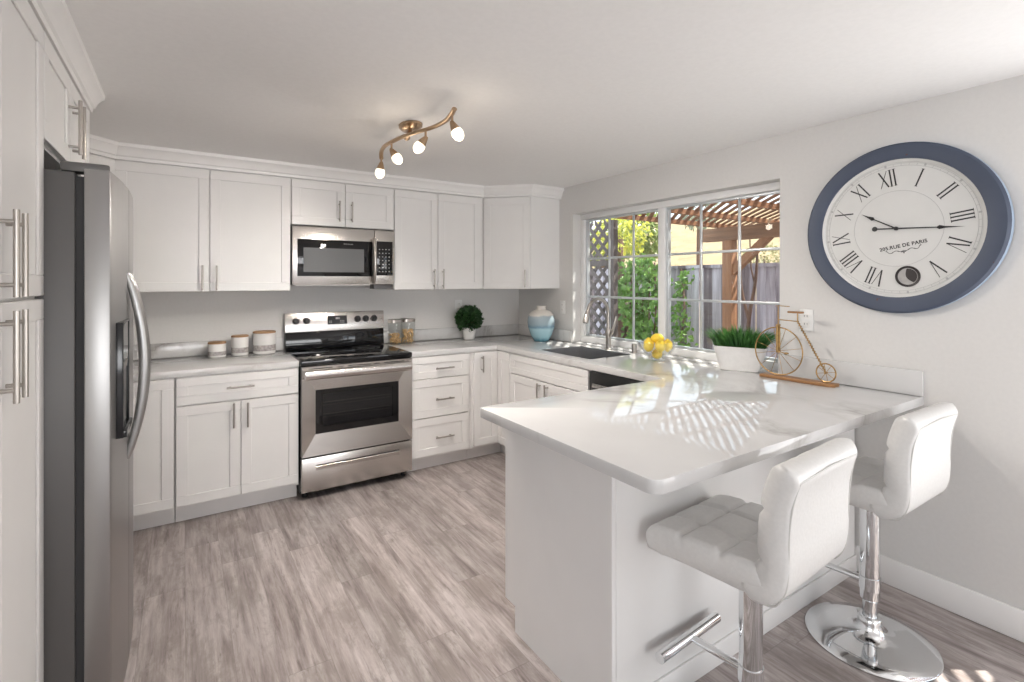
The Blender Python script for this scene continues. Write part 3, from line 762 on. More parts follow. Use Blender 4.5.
def numeral(s_, ang):
    m = MB(); H = .078; th, tn = .0062, .0024
    wds = {'I': .016, 'V': .040, 'X': .040}; tot = sum(wds[c] for c in s_); x = -tot/2
    st = []
    for c in s_:
        W = wds[c]; x0, x1 = x+.004, x+W-.004; xm = x+W/2
        if c == 'I': st.append(((xm,-H/2),(xm,H/2),th))
        if c == 'V': st += [((x0,H/2),(xm,-H/2),th),((x1,H/2),(xm,-H/2),tn)]
        if c == 'X': st += [((x0,H/2),(x1,-H/2),th),((x1,H/2),(x0,-H/2),tn)]
        for (q, wd) in ([((xm,H/2),.012),((xm,-H/2),.012)] if c == 'I' else []): st.append(((q[0]-wd/2,q[1]),(q[0]+wd/2,q[1]),.0022))
        x += W
    rot = Matrix.Rotation(ang, 2); r0 = .238
    for a, c, wd in st:
        bar2(m, rot @ (Vector(a)+Vector((0,r0))), rot @ (Vector(c)+Vector((0,r0))), wd)
    return m
for h, s_ in enumerate(['XII','I','II','III','IIII','V','VI','VII','VIII','IX','X','XI']):
    if s_ == 'VI': continue
    if s_ == 'IIII': s_ = 'IV'
    numeral(s_, -2*PI*h/12+TH).build('numeral', M['ink'], t, smooth=False)
m = MB()
for rr in (.289,.300): m.tube([(rr*math.cos(2*PI*i/120), rr*math.sin(2*PI*i/120), zD) for i in range(120)], .0007, 4, closed=True)
m.tube([(.175*math.cos(2*PI*i/90), .175*math.sin(2*PI*i/90), zD) for i in range(90)], .0006, 4, closed=True)
for i in range(60):
    rot = Matrix.Rotation(-2*PI*i/60+TH, 2)
    bar2(m, rot @ Vector((0,.289)), rot @ Vector((0,.300)), .0012)
    if i % 5 == 0: bar2(m, rot @ Vector((0,.292)), rot @ Vector((0,.302)), .008)
m.build('minute_track', M['print'], t, smooth=False)
# lettering and flourish
text_obj('lettering', '205.RUE DE PARIS', .0225, M['ink'], t, (.024,-.080,zD+.0002), (0,0,TH+R(2)), .0003, 1.06)
m = MB(); ca, sa = math.cos(TH+R(2)), math.sin(TH+R(2))
def loc2(x, y): return (.027+ca*x-sa*y, -.102+sa*x+ca*y)
for k in (-1,1):
    pr = None
    for i in range(13):
        q = loc2(k*.0058*i, -.004*math.sin(i*.9)+(.006 if i > 10 else 0))
        if pr: bar2(m, pr, q, .0022 if i % 4 else .0036)
        pr = q
bar2(m, loc2(-.01,-.006), loc2(.01,-.006), .003); bar2(m, loc2(0,-.004), loc2(0,-.014), .004)
m.build('flourish', M['ink'], t, smooth=False)
# sub dial
sx_, sy_ = .0435, -.222
m = MB(); m.lathe([(.038,zD),(.048,zD),(.048,zD+.004),(.038,zD+.002)], 40, (sx_,sy_,0), caps=False); sd = m.build('sub_dial_ring', M['iron'], t)
m = MB(); m.lathe([(.0,zD),(.039,zD),(.039,zD+.0006),(.0,zD+.0006)], 32, (sx_,sy_,0)); m.build('moon_disc', M['moon'], sd)
m = MB(); pl = []
for i in range(17): pl.append((.0355*math.cos(-PI*.28+PI*.82*i/16), .0355*math.sin(-PI*.28+PI*.82*i/16)))
for i in range(1,16):
    a = Vector(pl[16]); c = Vector(pl[0]); q = a.lerp(c, i/16); mid = (a+c)/2
    nd = -mid.normalized(); pl.append(tuple(q + nd*(.016*math.sin(PI*i/16))))
m.loft([[m.bm.verts.new((sx_+x,sy_+y,zD+.0007)) for x,y in pl], [m.bm.verts.new((sx_+x,sy_+y,zD+.0014)) for x,y in pl]]); m.build('dark_disc', M['iron'], sd)  # dark part of the moon dial, its own colour
def hand(name, tip, tail, spade, z):
    m = MB(); tip, tail = Vector(tip), Vector(tail); dv = tip.normalized(); n = Vector((-dv.y,dv.x)); L = tip.length
    def poly(pl): m.loft([[m.bm.verts.new((p.x,p.y,z)) for p in pl], [m.bm.verts.new((p.x,p.y,z+.0012)) for p in pl]])
    poly([n*.0035, -n*.0035, dv*(L*.78)-n*.0018, dv*(L*.78)+n*.0018])
    a = L*spade; poly([dv*a, dv*(a+.012)-n*.009, dv*(a+.032)-n*.004, tip, dv*(a+.032)+n*.004, dv*(a+.012)+n*.009])
    if tail.length > .01:
        poly([n*.003, tail*.9+n*.003, tail*.9-n*.003, -n*.003])
        m.lathe([(.0,z),(.0115,z),(.0115,z+.0012),(.0,z+.0012)], 20, (tail.x,tail.y,0))
    return m.build(name, M['ink'], t, smooth=False)
hand('hour_hand', (-.142,.080), (0,0), .60, zD+.004)
hand('minute_hand', (.247,-.012), (-.085,.004), .60, zD+.007)
MB().lathe([(.0,zD+.001),(.009,zD+.001),(.009,zD+.010),(.0,zD+.011)], 20).build('hand_cap', M['ink'], t)

# ---------------------------------------------------------------- bar stools
def pad(path, width, T, nq, tq, quilt=True, ns=40, nt=48, endT=(1,1)):
    """upholstered pad swept along a side-view path (y,z); returns a mesh with quilting on its +normal side"""
    P = smooth_path([Vector((0,a,c)) for a, c in path], 8); cum = [0]
    for a, c in zip(P, P[1:]): cum.append(cum[-1]+(c-a).length)
    L = cum[-1]
    def at(u):
        d = u*L
        for i in range(len(P)-1):
            if d <= cum[i+1] or i == len(P)-2:
                f_ = (d-cum[i])/(cum[i+1]-cum[i]); p = P[i].lerp(P[i+1], f_)
                a_, b_ = P[max(i-1,0)], P[min(i+2,len(P)-1)]
                tg = (b_-a_).normalized(); return p, Vector((0,tg.z,-tg.y))
    def edge(x, e): # superelliptic fall-off, e = distance of rounding as share
        k = max(0, (abs(x)-(1-e))/e); return math.sqrt(max(0, 1-k*k))
    m = MB(); top, bot = [], []
    for j in range(nt+1):
        w_ = -math.cos(PI*j/nt); u = (w_*.35+(2*j/nt-1)*.65); uu = (u+1)/2
        p, n = at(uu); et = edge(u, .045/L*2*.8); tk = T*(endT[0]*(1-uu)+endT[1]*uu)
        rt, rb = [], []
        for i in range(ns+1):
            s_ = -math.cos(PI*i/ns)*.35+(2*i/ns-1)*.65; es = edge(s_, .10)
            h = tk/2*min(et, 1)*es; q = 0
            if quilt:
                for k in range(1, nq):
                    d = (s_-(2*k/nq-1))*width/2; q += .012*math.exp(-(d/.009)**2)
                for k in range(1, tq):
                    d = (uu-k/tq)*L; q += .012*math.exp(-(d/.009)**2)
                q = min(q, .016); q -= .004
            q *= min(et, es)
            x = s_*width/2
            rt.append(m.bm.verts.new(p+Vector((x,0,0))+n*(h-q)))
            rb.append(rt[-1] if (i in (0,ns) or j in (0,nt)) else m.bm.verts.new(p+Vector((x,0,0))-n*h))
        top.append(rt); bot.append(rb)
    for j in range(nt):
        for i in range(ns):
            m.bm.faces.new((top[j][i],top[j][i+1],top[j+1][i+1],top[j+1][i]))
            fs = [bot[j][i],bot[j+1][i],bot[j+1][i+1],bot[j][i+1]]
            m.bm.faces.new(fs)
    return m
def make_stool(label):
    t = thing('bar_stool', label, 'stool', (0,0,0), 0, 'white bar stools at the peninsula')
    # origin on the floor below the post; the stool faces +y
    sp_ = [(.225,.588),(.197,.614),(.12,.624),(0,.628),(-.07,.630),(-.140,.636)]
    pad(sp_, .415, .085, 3, 3).build('seat', M['leather'], t, ang=60)
    bp_ = [(-.080,.616),(-.114,.618),(-.146,.639),(-.159,.695),(-.160,.765),(-.166,.845),(-.180,.905),(-.200,.958)]
    pad(bp_, .415, .082, 3, 3, endT=(1.05,.85)).build('backrest', M['leather'], t, ang=60)
    b = MB()
    for k in (-1,1):
        pts = [(k*.190,-.125,.581),(k*.190,-.164,.592),(k*.190,-.1905,.645),(k*.190,-.1965,.725),(k*.190,-.1985,.795),(k*.188,-.2075,.870),(k*.182,-.221,.924)]
        b.tube(smooth_path([Vector(p) for p in pts],4), .0028, 6)
    b.tube([(-.182,-.221,.924),(0,-.2245,.932),(.182,-.221,.924)], .0028, 6)
    b.build('piping', M['piping'], t)
    MB().box(-.10,-.10,.566,.10,.10,.592).build('seat_plate', M['black'], t, bevel=.004)
    b = MB(); b.lathe([(.0,.165),(.033,.165),(.034,.170),(.034,.562),(.040,.569),(.0,.569)], 32); b.build('column', M['chrome'], t)
    b = MB(); b.lathe([(.0,.02),(.0255,.02),(.0255,.17),(.0,.17)], 28); b.build('gas_lift', M['chrome'], t)
    b = MB(); b.lathe([(.2,.0),(.223,.0),(.225,.006),(.221,.011),(.17,.018),(.10,.026),(.062,.036),(.046,.052),(.040,.078),(.040,.092),(.034,.098),(.0258,.098),(.0258,.03),(.0,.03),(.0,.004),(.2,.004)], 72); b.build('base', M['chrome'], t, ang=50)
    b = MB(); b.tube([(0,.030,.232),(0,.115,.226),(0,.200,.222)], [.015,.014,.014], 14, sq=.8)
    b.tube([(-.165,.212,.222),(.165,.212,.222)], .0175, 18); b.tube([(0,0,.205),(0,0,.255)], .037, 28); b.build('footrest', M['chrome'], t)
    return t
s1 = make_stool('white leather bar stool in front, its base cut off by the frame')
s1.location = (-1.338,-3.268,0); s1.rotation_euler = (0,0,R(4))
s2 = copy_tree(s1); s2['label'] = 'white leather bar stool by the wall, chrome disc base showing'
s2.location = (-.497,-3.258,0); s2.rotation_euler = (0,0,R(0))

# ---------------------------------------------------------------- counter objects
def canister(label, x, y, r, h):
    t = thing('canister', label, 'canister', (x,y,.9145), 0, 'canisters on the left counter')
    MB().lathe([(.0,0),(r*.94,0),(r,.006),(r,h),(r-.005,h),(r-.006,.01),(.0,.01)], 36).build('body', M['ceramic'], t)
    MB().lathe([(r+.0001,h*.14),(r+.0012,h*.15),(r+.0012,h*.42),(r+.0001,h*.43)], 36, caps=False).build('band', M['greyband'], t)
    b = MB(); b.lathe([(.0,h+.0005),(r*1.02,h+.0005),(r*1.02,h+.010),(r*.9,h+.013),(.0,h+.013)], 36); b.build('lid', M['lidwood'], t)
canister('smallest of the three white canisters, low with grey band and wooden lid', -2.603,-.145, .055, .090)
canister('middle white canister with grey band and wooden lid', -2.462,-.125, .054, .126)
canister('widest white canister with grey band and wooden lid, beside the range', -2.306,-.125, .074, .146)

def jar(label, x, y, h, fill):
    t = thing('storage_jar', label, 'jar', (x,y,.9145), R(8), 'pasta jars beside the range'); r = .050
    m = MB()
    def sq(r_, z, n=32): # rounded square section
        out = []
        for i in range(n):
            a = 2*PI*i/n; k = (abs(math.cos(a))**5+abs(math.sin(a))**5)**(-1/5); out.append(m.bm.verts.new((r_*k*math.cos(a), r_*k*math.sin(a), z)))
        return out
    m.loft([sq(r*.95,0), sq(r,.006), sq(r,h)]); m.build('glass_body', M['jarglass'], t)
    m = MB(); m.loft([sq(r*1.03,h+.0005), sq(r*1.03,h+.024), sq(r*.95,h+.027)]); m.build('lid', M['nickel'], t)
    m = MB(); rnd = random.Random(int(h*1000)+int(fill*100))
    for i in range(130):
        a = rnd.uniform(0,2*PI); q = (r-.008)*math.sqrt(rnd.random()); c = Vector((q*math.cos(a), q*math.sin(a), .008+fill*rnd.random()))
        d = Vector((rnd.uniform(-1,1),rnd.uniform(-1,1),rnd.uniform(-.6,.6))).normalized()*.009
        m.tube([c-d, c+Vector((0,0,.003)), c+d], .0045, 6)
    o = m.build('pasta', M['pasta'], t); o['kind'] = 'stuff'
jar('glass jar of pasta with metal lid, next to the range', -1.318,-.110, .175, .075)
jar('glass jar filled higher with pasta shells, further from the range', -1.206,-.110, .178, .105)

# ball plant
t = thing('potted_plant', 'round green topiary plant in a small white pot on the back counter', 'plant', (-.640,-.150,.9145))
MB().lathe([(.0,0),(.044,0),(.050,.01),(.060,.085),(.062,.105),(.056,.105),(.053,.09),(.0,.09)], 32).build('pot', M['matte_pot'], t)
m = MB(); rnd = random.Random(3)
for i in range(1250):
    z = rnd.uniform(-.85,1); a = rnd.uniform(0,2*PI); q = math.sqrt(1-z*z); d = Vector((q*math.cos(a),q*math.sin(a),z))
    rr = .108*rnd.uniform(.62,1)*(1+.10*noise.noise(d*3))
    jd = (d+Vector((rnd.uniform(-.8,.8),rnd.uniform(-.8,.8),rnd.uniform(-.4,.9)))).normalized()
    m.leaf(Vector((0,0,.180))+d*rr, jd, d, .034, .024)
m.build('foliage', M['boxwood'], t, recalc=False)
m = MB()
for i in range(9):
    a = 2*PI*i/9; m.tube([(0,0,.08),(.02*math.cos(a),.02*math.sin(a),.13),(.07*math.cos(a),.07*math.sin(a),.20)], .0025, 5)
m.build('stem', M['bark'], t)

# vase
t = thing('vase', 'round blue glazed ceramic vase with cream neck in the corner', 'vase', (-.190,-.632,.9145))
MB().lathe([(.0,0),(.058,0),(.064,.005),(.094,.06),(.114,.12),(.121,.165),(.119,.195),(.106,.232),(.078,.260),(.048,.272),(.040,.276),(.041,.300),(.043,.304),(.038,.305),(.034,.30),(.034,.28),(.0,.27)], 48).build('body', M['glaze'], t, ang=60)

# glass bowl of lemons
bx, by = -.205, -1.925
t = thing('glass_bowl', 'cut glass bowl holding lemons near the sink', 'bowl', (bx,by,.9145))
m = MB(); prof_o = [(.035,0),(.045,.004),(.070,.030),(.098,.065),(.118,.105),(.125,.122)]; prof_i = [(.120,.122),(.112,.105),(.092,.067),(.064,.034),(.040,.012),(.0,.009)]
n = 24; rings = []
for k, (r, z) in enumerate(prof_o+prof_i):
    ring_ = []
    for i in range(n):
        sc_ = 1+(.035 if i % 2 else -.02)*(1 if k < 6 else 0); zz = z+(.007 if (i % 2 and abs(z-.122) < .001) else 0)
        ring_.append(m.bm.verts.new((r*sc_*math.cos(2*PI*i/n), r*sc_*math.sin(2*PI*i/n), zz)))
    rings.append(ring_)
m.loft(rings); m.build('bowl', M['bowlglass'], t, ang=12)
def lemon_mesh():
    m = MB(); m.lathe([(.0,-.043),(.007,-.041),(.014,-.036),(.027,-.024),(.033,-.008),(.033,.008),(.027,.024),(.014,.035),(.008,.041),(.0,.043)], 20)
    return m
lem = []
for a_, lb in ((95,'lemon nearest the sink in the glass bowl'),(167,'lemon on the sink side of the bowl, facing the cabinets'),(239,'lemon on the stool side of the glass bowl'),
               (311,'lemon on the planter side of the glass bowl'),(23,'lemon nearest the window in the glass bowl')):
    lem.append((.065*math.cos(R(a_)), .065*math.sin(R(a_)), .103+.002*math.sin(a_), a_+90, 6, lb))
lem += [(0,0,.0445,60,86,'lowest lemon, seen through the side of the glass bowl'),(.002,-.002,.146,131,88,'topmost lemon of the pile in the glass bowl')]
lm = None
for dx, dy, dz, rz, ry, lb in lem:
    if lm is None: o = lemon_mesh().build('lemon', M['lemon'], ang=70); lm = o
    else: o = lm.copy(); C.objects.link(o)
    o.location = (bx+dx, by+dy, .9145+dz); o.rotation_euler = (0, R(ry), R(rz)); tag(o, lb, 'lemon', 'lemons in the glass bowl')

# grass planter
t = thing('potted_grass', 'tapered white planter of green grass on the peninsula below the window', 'plant', (-.074,-2.428,.9145), R(-68))
def rrect(m, hx, hy, z, p=6, n=40):
    out = []
    for i in range(n):
        a = 2*PI*i/n; ca, sa = math.cos(a), math.sin(a); k = (abs(ca)**p+abs(sa)**p)**(-1/p); out.append(m.bm.verts.new((hx*k*ca, hy*k*sa, z)))
    return out
m = MB(); m.loft([rrect(m,.098,.045,0), rrect(m,.104,.050,.004), rrect(m,.143,.068,.138), rrect(m,.145,.070,.140), rrect(m,.139,.064,.140), rrect(m,.136,.062,.122)]); m.build('planter', M['matte_pot'], t)
m = MB(); m.loft([rrect(m,.134,.060,.1221), rrect(m,.134,.060,.126)]); m.build('soil', M['soil'], t)
m = MB(); rnd = random.Random(5)
for i in range(620):
    x, y = rnd.uniform(-.125,.125), rnd.uniform(-.052,.052); hgt = rnd.uniform(.075,.155)*(1-.25*abs(x)/.13)
    lean = Vector((x*1.6+rnd.uniform(-.25,.25)*.3, y*1.4+rnd.uniform(-.25,.25)*.3, 0))*.36
    wv = Vector((rnd.uniform(-1,1),rnd.uniform(-1,1),0)).normalized()*rnd.uniform(.0028,.0048)
    p0 = Vector((x,y,.124)); p1 = p0+lean*.4+Vector((0,0,hgt*.6)); p2 = p0+lean*1.15+Vector((0,0,hgt))
    a, b_ = m.bm.verts.new(p0-wv), m.bm.verts.new(p0+wv); c, d_ = m.bm.verts.new(p1-wv), m.bm.verts.new(p1+wv); e_ = m.bm.verts.new(p2)
    m.bm.faces.new((a,b_,d_,c)); m.bm.faces.new((c,d_,e_))
m.build('foliage', M['grass'], t, recalc=False)

# penny-farthing sculpture: local x along the base, z up
BA = Vector((-.132,-2.604)); BE = Vector((-.128,-2.957)); bd = BE-BA; ang = math.atan2(bd.y, bd.x); BL = bd.length
t = thing('bicycle_sculpture', 'golden penny-farthing bicycle sculpture on a wooden base', 'sculpture', (BA.x,BA.y,.9145), ang)
m = MB(); m.prism([(-.005,-.034),(BL-.02,-.034),(BL+.012,-.020),(BL+.012,.034),(-.005,.034)], 0, .016); m.build('base', M['walnut'], t, bevel=.002)
def wheel(name, cx_, cz, r, tr, nsp):
    m = MB(); m.tube([(cx_+r*math.cos(2*PI*i/64), 0, cz+r*math.sin(2*PI*i/64)) for i in range(64)], tr, 8, closed=True)
    w_ = m.build(name, M['gold'], t)
    m = MB()
    for i in range(nsp):
        a = 2*PI*i/nsp+.2; m.cyl((cx_,0,cz),(cx_+r*math.cos(a),0,cz+r*math.sin(a)),.0013,seg=6)
    m.build('spokes', M['gold'], w_)
    MB().cyl((cx_,-.010,cz),(cx_,.010,cz),.008 if r > .1 else .005,seg=14).build('hub', M['gold'], w_)
c1, r1 = (.080,.016+.130), .1265; c2, r2 = (.318,.016+.0485), .045
wheel('front_wheel', c1[0], c1[1], r1, .0035, 12); wheel('rear_wheel', c2[0], c2[1], r2, .0035, 8)
m = MB()
for s_ in (-.011,.011): m.cyl((c1[0],s_,c1[1]-.004),(c1[0],s_,c1[1]+r1+.012),.0055,seg=8)
m.box(c1[0]-.006,-.014,c1[1]+r1+.008,c1[0]+.006,.014,c1[1]+r1+.016)
m.tube([(c1[0],0,c1[1]+r1+.012),(c1[0],0,.388)], .0028, 8); m.build('fork', M['gold'], t)
m = MB(); m.tube([(c1[0],0,.388),(c1[0]+.060,0,.386)], .0024, 6); m.tube([(c1[0]+.002,-.028,.387),(c1[0]+.002,.028,.387)], .0022, 6); m.build('handlebar', M['gold'], t)
m = MB(); zt_ = .314
m.tube([(c1[0],0,zt_),(.181,0,zt_-.004)], .0026, 8)
P0, P1 = Vector((.181,0,zt_-.004)), Vector((c2[0]-.002,0,c2[1]+.004))
m.tube([P0+Vector((0,0,.042)), P0], .0030, 8)
hel = []
for i in range(241):
    u = i/240; p = P0.lerp(P1,u); tg = (P1-P0).normalized(); nn = Vector((-tg.z,0,tg.x)); hel.append(p+nn*(.0046*math.cos(u*125))+Vector((0,.0046*math.sin(u*125),0)))
m.tube(hel, .0024, 5); m.tube([P0,P1], .0028, 8); m.build('frame', M['gold'], t)
m = MB(); m.prism([(.132,-.009),(.150,-.013),(.196,-.020),(.207,-.014),(.207,.014),(.196,.020),(.150,.013),(.132,.009)], zt_+.038, zt_+.048); m.build('saddle', M['walnut'], t, bevel=.003)
m = MB(); m.cyl((c1[0],-.012,c1[1]),(c1[0]+.045,-.012,c1[1]-.006),.002,seg=6); m.sphere((c1[0]+.05,-.012,c1[1]-.006),(.013,.005,.005),10,6); m.build('pedal', M['gold'], t)

# outlets
def outlet(label, loc, rz):
    t = thing('wall_outlet', label, 'outlet', loc, rz)
    MB().box(-.036,-.006,-.058,.036,0,.058).build('plate', M['outlet'], t, bevel=.003)
    for z in (-.021,.021):
        o = MB().box(-.017,-.0075,z-.014,.017,-.0062,z+.014).build('socket', M['ceramic'], t, bevel=.0005, seg=1)
        b = MB(); b.box(-.008,-.0080,z-.004,-.006,-.0076,z+.006).box(.006,-.0080,z-.004,.008,-.0076,z+.006); b.build('slots', M['dark'], o)
outlet('white outlet plate on the back wall above the topiary', (-.672,-.0005,1.205), 0)
outlet('white outlet plate on the wall right of the window behind the bicycle', (-.0005,-2.765,1.225), R(-90))
outlet('white outlet plate on the short wall between corner and window', (-.0005,-.695,1.205), R(-90))

# ---------------------------------------------------------------- outdoors
ZG = -.15
struct(MB().box(.16,-14,ZG-.1,5.0,9,ZG).build('ground', M['patio'], smooth=False), 'concrete patio outside the window')
def terrain():
    m = MB(); nx, ny = 30, 40; V = []
    for i in range(nx+1):
        row = []
        for j in range(ny+1):
            x = 5.0+60*(i/nx)**1.5; y = -30+80*j/ny
            z = ZG+ (x-5.0)*.20 + .35*noise.noise(Vector((x*.25,y*.25,0)))*min(1,(x-5)/3)
            row.append(m.bm.verts.new((x,y,z)))
        V.append(row)
    for i in range(nx):
        for j in range(ny): m.bm.faces.new((V[i][j],V[i+1][j],V[i+1][j+1],V[i][j+1]))
    return m
struct(terrain().build('hill', M['hill'], ang=90), 'dry golden hillside beyond the fence')
t = thing('fence', 'weathered grey board fence along the yard behind the window', 'fence', (0,0,0))
m = MB(); rnd = random.Random(9); y = -7.0
while y < 5.5:
    wd = rnd.uniform(.125,.15); dx = rnd.uniform(-.008,.008)
    m.box(3.30+dx,y,ZG+.03,3.32+dx,y+wd-rnd.uniform(.004,.014),1.63+rnd.uniform(-.012,.012)); y += wd
m.build('boards', M['fencewood'], t)
MB().box(3.27,-7,1.62,3.36,5.5,1.665).build('cap_rail', M['fencewood'], t)
for z in (.25,1.40): MB().box(3.335,-7,z,3.375,5.5,z+.09).build('rail', M['fencewood'], t)
# pergola
t = thing('pergola', 'redwood patio pergola with diagonal slat roof outside the window', 'pergola', (0,0,0))
def rafter(y):
    m = MB(); m.prism([(.18,2.085),(.18,2.135),(3.12,2.135),(3.15,2.12),(3.15,2.085)], y-.019, y+.019, 'xz'); return m.build('rafter', M['redwoodx'], t)
for y in (-.40,-.98,-1.64,-2.3,-2.95,-3.6,-4.25,-4.9,-5.55,-6.2): rafter(y)
MB().box(2.655,-6.5,1.925,2.745,-.18,2.085).build('beam', M['redwoody'], t, bevel=.004)
MB().box(.162,-6.5,2.045,.20,-.3,2.085).build('ledger', M['redwoody'], t)
for y in (-.525,-3.6,-6.2): MB().box(2.64,y-.062,ZG,2.76,y+.062,1.925).build('post', M['redwoodz'], t, bevel=.005)
m = MB(); m.prism([(-.58,1.50),(-.58,1.62),(-.93,1.925),(-1.05,1.925)], 2.66, 2.74, 'yz'); m.build('brace', M['redwoodz'], t)
m = MB()
x_lo, x_hi, y_lo, y_hi = .20, 3.15, -6.5, -.36
k = y_lo-x_hi
while k < y_hi-x_lo:
    a = max(x_lo, y_lo-k); c = min(x_hi, y_hi-k)
    if c-a > .05:
        h = .015
        pl = [(a-h,a+k+h),(a+h,a+k-h),(c+h,c+k-h),(c-h,c+k+h)]
        m.prism(pl, 2.136, 2.145)
    k += .118
m.build('slats', M['redwoodx'], t)
# lattice screen
t = thing('lattice_screen', 'brown diamond lattice screen standing outside the window beside the vine', 'lattice', (0,0,0))
ly0, ly1, lz0, lz1, lx = -.335, .30, ZG, 2.08, 1.0
MB().box(lx-.03,ly0,lz0,lx+.03,ly0+.075,lz1).build('post', M['latticewood'], t); MB().box(lx-.03,ly1,lz0,lx+.03,ly1+.07,lz1).build('post', M['latticewood'], t)
MB().box(lx-.02,ly0+.075,1.60,lx+.02,ly1,1.66).build('rail', M['latticewood'], t)
for sgn, xo in ((1,-.008),(-1,.004)):
    m = MB(); k = -4
    while k < 4:
        # strip z = sgn*y*1.0 + k within the frame
        pts = []
        ya_, yb_ = ly0+.06, ly1+.01
        za_, zb_ = sgn*ya_+k, sgn*yb_+k
        lo, hi = lz0+.1, lz1
        def clipy(z): return (z-k)/sgn
        y_a, y_b = sorted((clipy(lo), clipy(hi))); y_a = max(y_a, ya_); y_b = min(y_b, yb_)
        if y_b-y_a > .02:
            h = .028
            m.prism([(y_a,sgn*y_a+k-h),(y_b,sgn*y_b+k-h),(y_b,sgn*y_b+k+h),(y_a,sgn*y_a+k+h)], lx+xo-.004, lx+xo+.004, 'yz')
        k += .142
    m.build('lattice_strips', M['latticewood'], t)

def crown_leaves(c, r, n, l, wd, seed, squash=(1,1,1), gap=.45):
    m = MB(); rnd = random.Random(seed); k = 0
    while k < n:
        d = Vector((rnd.gauss(0,1),rnd.gauss(0,1),rnd.gauss(0,1))).normalized()
        q = r*rnd.uniform(.35,1)**.6; p = Vector((d.x*squash[0],d.y*squash[1],d.z*squash[2]))*q
        if noise.noise((p+Vector((seed,0,0)))*(2.2/r)) < -gap*.5+.0*k: k += .25; continue
        dv = (d+Vector((rnd.uniform(-1,1),rnd.uniform(-1,1),rnd.uniform(-1.2,.4)))).normalized()
        m.leaf(Vector(c)+p, dv, Vector((rnd.uniform(-1,1),rnd.uniform(-1,1),1)), l*rnd.uniform(.7,1.2), wd*rnd.uniform(.7,1.2)); k += 1
    return m
def tree(name, label, base, h, r, leafmat, n, l, wd, seed, trunk_r=.08, squash=(1,1,1), gap=.45, cat='tree'):
    t = thing(name, label, cat, base)
    z = h
    crown_leaves((0,0,z), r, n, l, wd, seed, squash, gap).build('crown', leafmat, t, recalc=False)
    m = MB(); m.tube([(0,0,0),(.02*trunk_r/.08,.03,z*.4),(-.02,0,z*.75),(0,0,z)], [trunk_r,trunk_r*.85,trunk_r*.7,trunk_r*.4], 10)
    m.tube([(0,0,z*.7),(r*.3,r*.2,z)], [trunk_r*.5,trunk_r*.25], 8); m.tube([(0,0,z*.75),(-r*.3,-r*.2,z+.1*r)], [trunk_r*.5,trunk_r*.25], 8)
    m.build('trunk', M['bark'], t); return t
tree('yellow_tree', 'yellow-green leafy tree behind the lattice with a thick brown trunk', (2.90,1.50,ZG), 2.28, .46, M['yellowleaf'], 700, .08, .055, 11, .14, (.6,1.25,.8))
tree('green_tree', 'light green tree on the slope beyond the fence, left of the mullion', (9.0,6.60,.60), 2.30, .78, M['midleaf'], 1500, .16, .11, 12, .10)
tree('olive_tree', 'grey-green tree crown hanging over the hillside right of the mullion', (9.6,5.02,.70), 2.72, .56, M['olive'], 700, .17, .05, 13, .06, (1,.9,.8))
tree('hill_tree', 'large green tree high on the slope behind the yellow one', (13,12.6,1.3), 2.5, 1.7, M['midleaf'], 1400, .26, .18, 16, .14)
tree('hill_shrub', 'dry brown shrub on the hillside above the fence, right of the pergola post', (7.0,1.55,.20), 1.70, .40, M['shrub'], 600, .09, .04, 14, .04, (1,1.2,.7), .45, 'shrub')
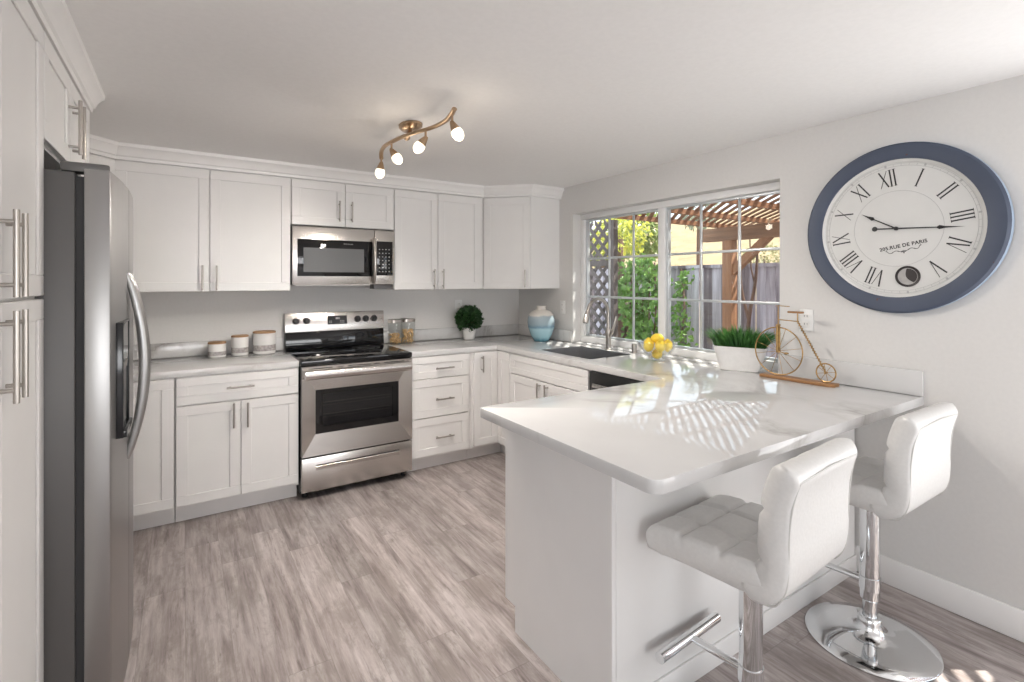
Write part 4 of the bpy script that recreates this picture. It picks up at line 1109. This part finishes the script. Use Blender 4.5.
# climbing vine in front of the fence
t = thing('climbing_vine', 'bright green vine climbing the fence behind the window mullion', 'vine', (2.75,.92,ZG))
m = MB(); rnd = random.Random(21)
for i in range(1500):
    z = rnd.uniform(.55,1.93); half = .46*(1-.35*abs(z-1.25)/.7)
    y = rnd.uniform(-half,half)+.06*math.sin(z*5); x = rnd.gauss(0,.10)
    if noise.noise(Vector((x*4,y*5,z*4))) < -.22: continue
    m.leaf((x,y,z), (rnd.uniform(-.8,.2),rnd.uniform(-1,1),rnd.uniform(-1,.3)), (-1,0,.6), rnd.uniform(.07,.12), rnd.uniform(.05,.09))
m.build('leaves', M['vine'], t, recalc=False)
m = MB()
for k in range(6):
    m.tube(smooth_path([Vector((0,-.25+.1*k,0)),Vector((.02,-.2+.08*k,.6)),Vector((-.03,-.3+.12*k,1.2)),Vector((0,-.25+.1*k,1.85))],4), .012, 6)
m.build('stem', M['bark'], t)
t = thing('climbing_vine', 'thin straggling vine at the fence just right of the window mullion', 'vine', (2.75,.20,ZG))
m = MB()
for i in range(230):
    z = rnd.uniform(.45,1.75); y = rnd.gauss(0,.055)+.04*math.sin(z*6); x = rnd.gauss(0,.06)
    m.leaf((x,y,z), (rnd.uniform(-.8,.2),rnd.uniform(-1,1),rnd.uniform(-1,.3)), (-1,0,.6), rnd.uniform(.06,.10), rnd.uniform(.04,.06))
m.build('leaves', M['vine'], t, recalc=False)
m = MB(); m.tube(smooth_path([Vector((0,0,0)),Vector((.02,.05,.7)),Vector((-.02,-.05,1.2)),Vector((0,.02,1.75))],4), .014, 6); m.build('stem', M['bark'], t)
# bare young tree in front of the fence
t = thing('bare_tree', 'thin bare forked tree trunk in front of the fence, right of the post', 'tree', (3.0,-.58,ZG))
m = MB()
m.tube(smooth_path([Vector((0,0,0)),Vector((.01,.02,.7)),Vector((0,-.01,1.15)),Vector((.02,-.08,1.6)),Vector((.03,-.10,2.05))],4), [.032-.00115*i for i in range(17)], 8)
m.tube(smooth_path([Vector((0,-.01,1.1)),Vector((-.02,.08,1.5)),Vector((-.02,.10,2.0))],4), [.022-.0016*i for i in range(9)], 8)
m.tube([(.02,-.07,1.55),(.02,-.02,1.75),(.03,.0,2.1)], [.014,.011,.008], 6)
m.build('trunk', M['bark'], t)
# flower by the fence
t = thing('flower', 'small orange flower in front of the fence above the sill', 'flower', (2.2,-.42,ZG))
m = MB()
for i in range(9):
    a = 2*PI*i/9; m.leaf((0,0,.62), (math.cos(a),math.sin(a),.25), (0,0,1), .085, .05)
m.build('petals', M['petal'], t, recalc=False)
m = MB(); m.tube([(0,0,0),(.02,.01,.3),(0,0,.62)], .006, 6); m.leaf((.01,0,.3),(.3,.6,.3),(0,0,1),.1,.04); m.build('stem', M['vine'], t, recalc=False)
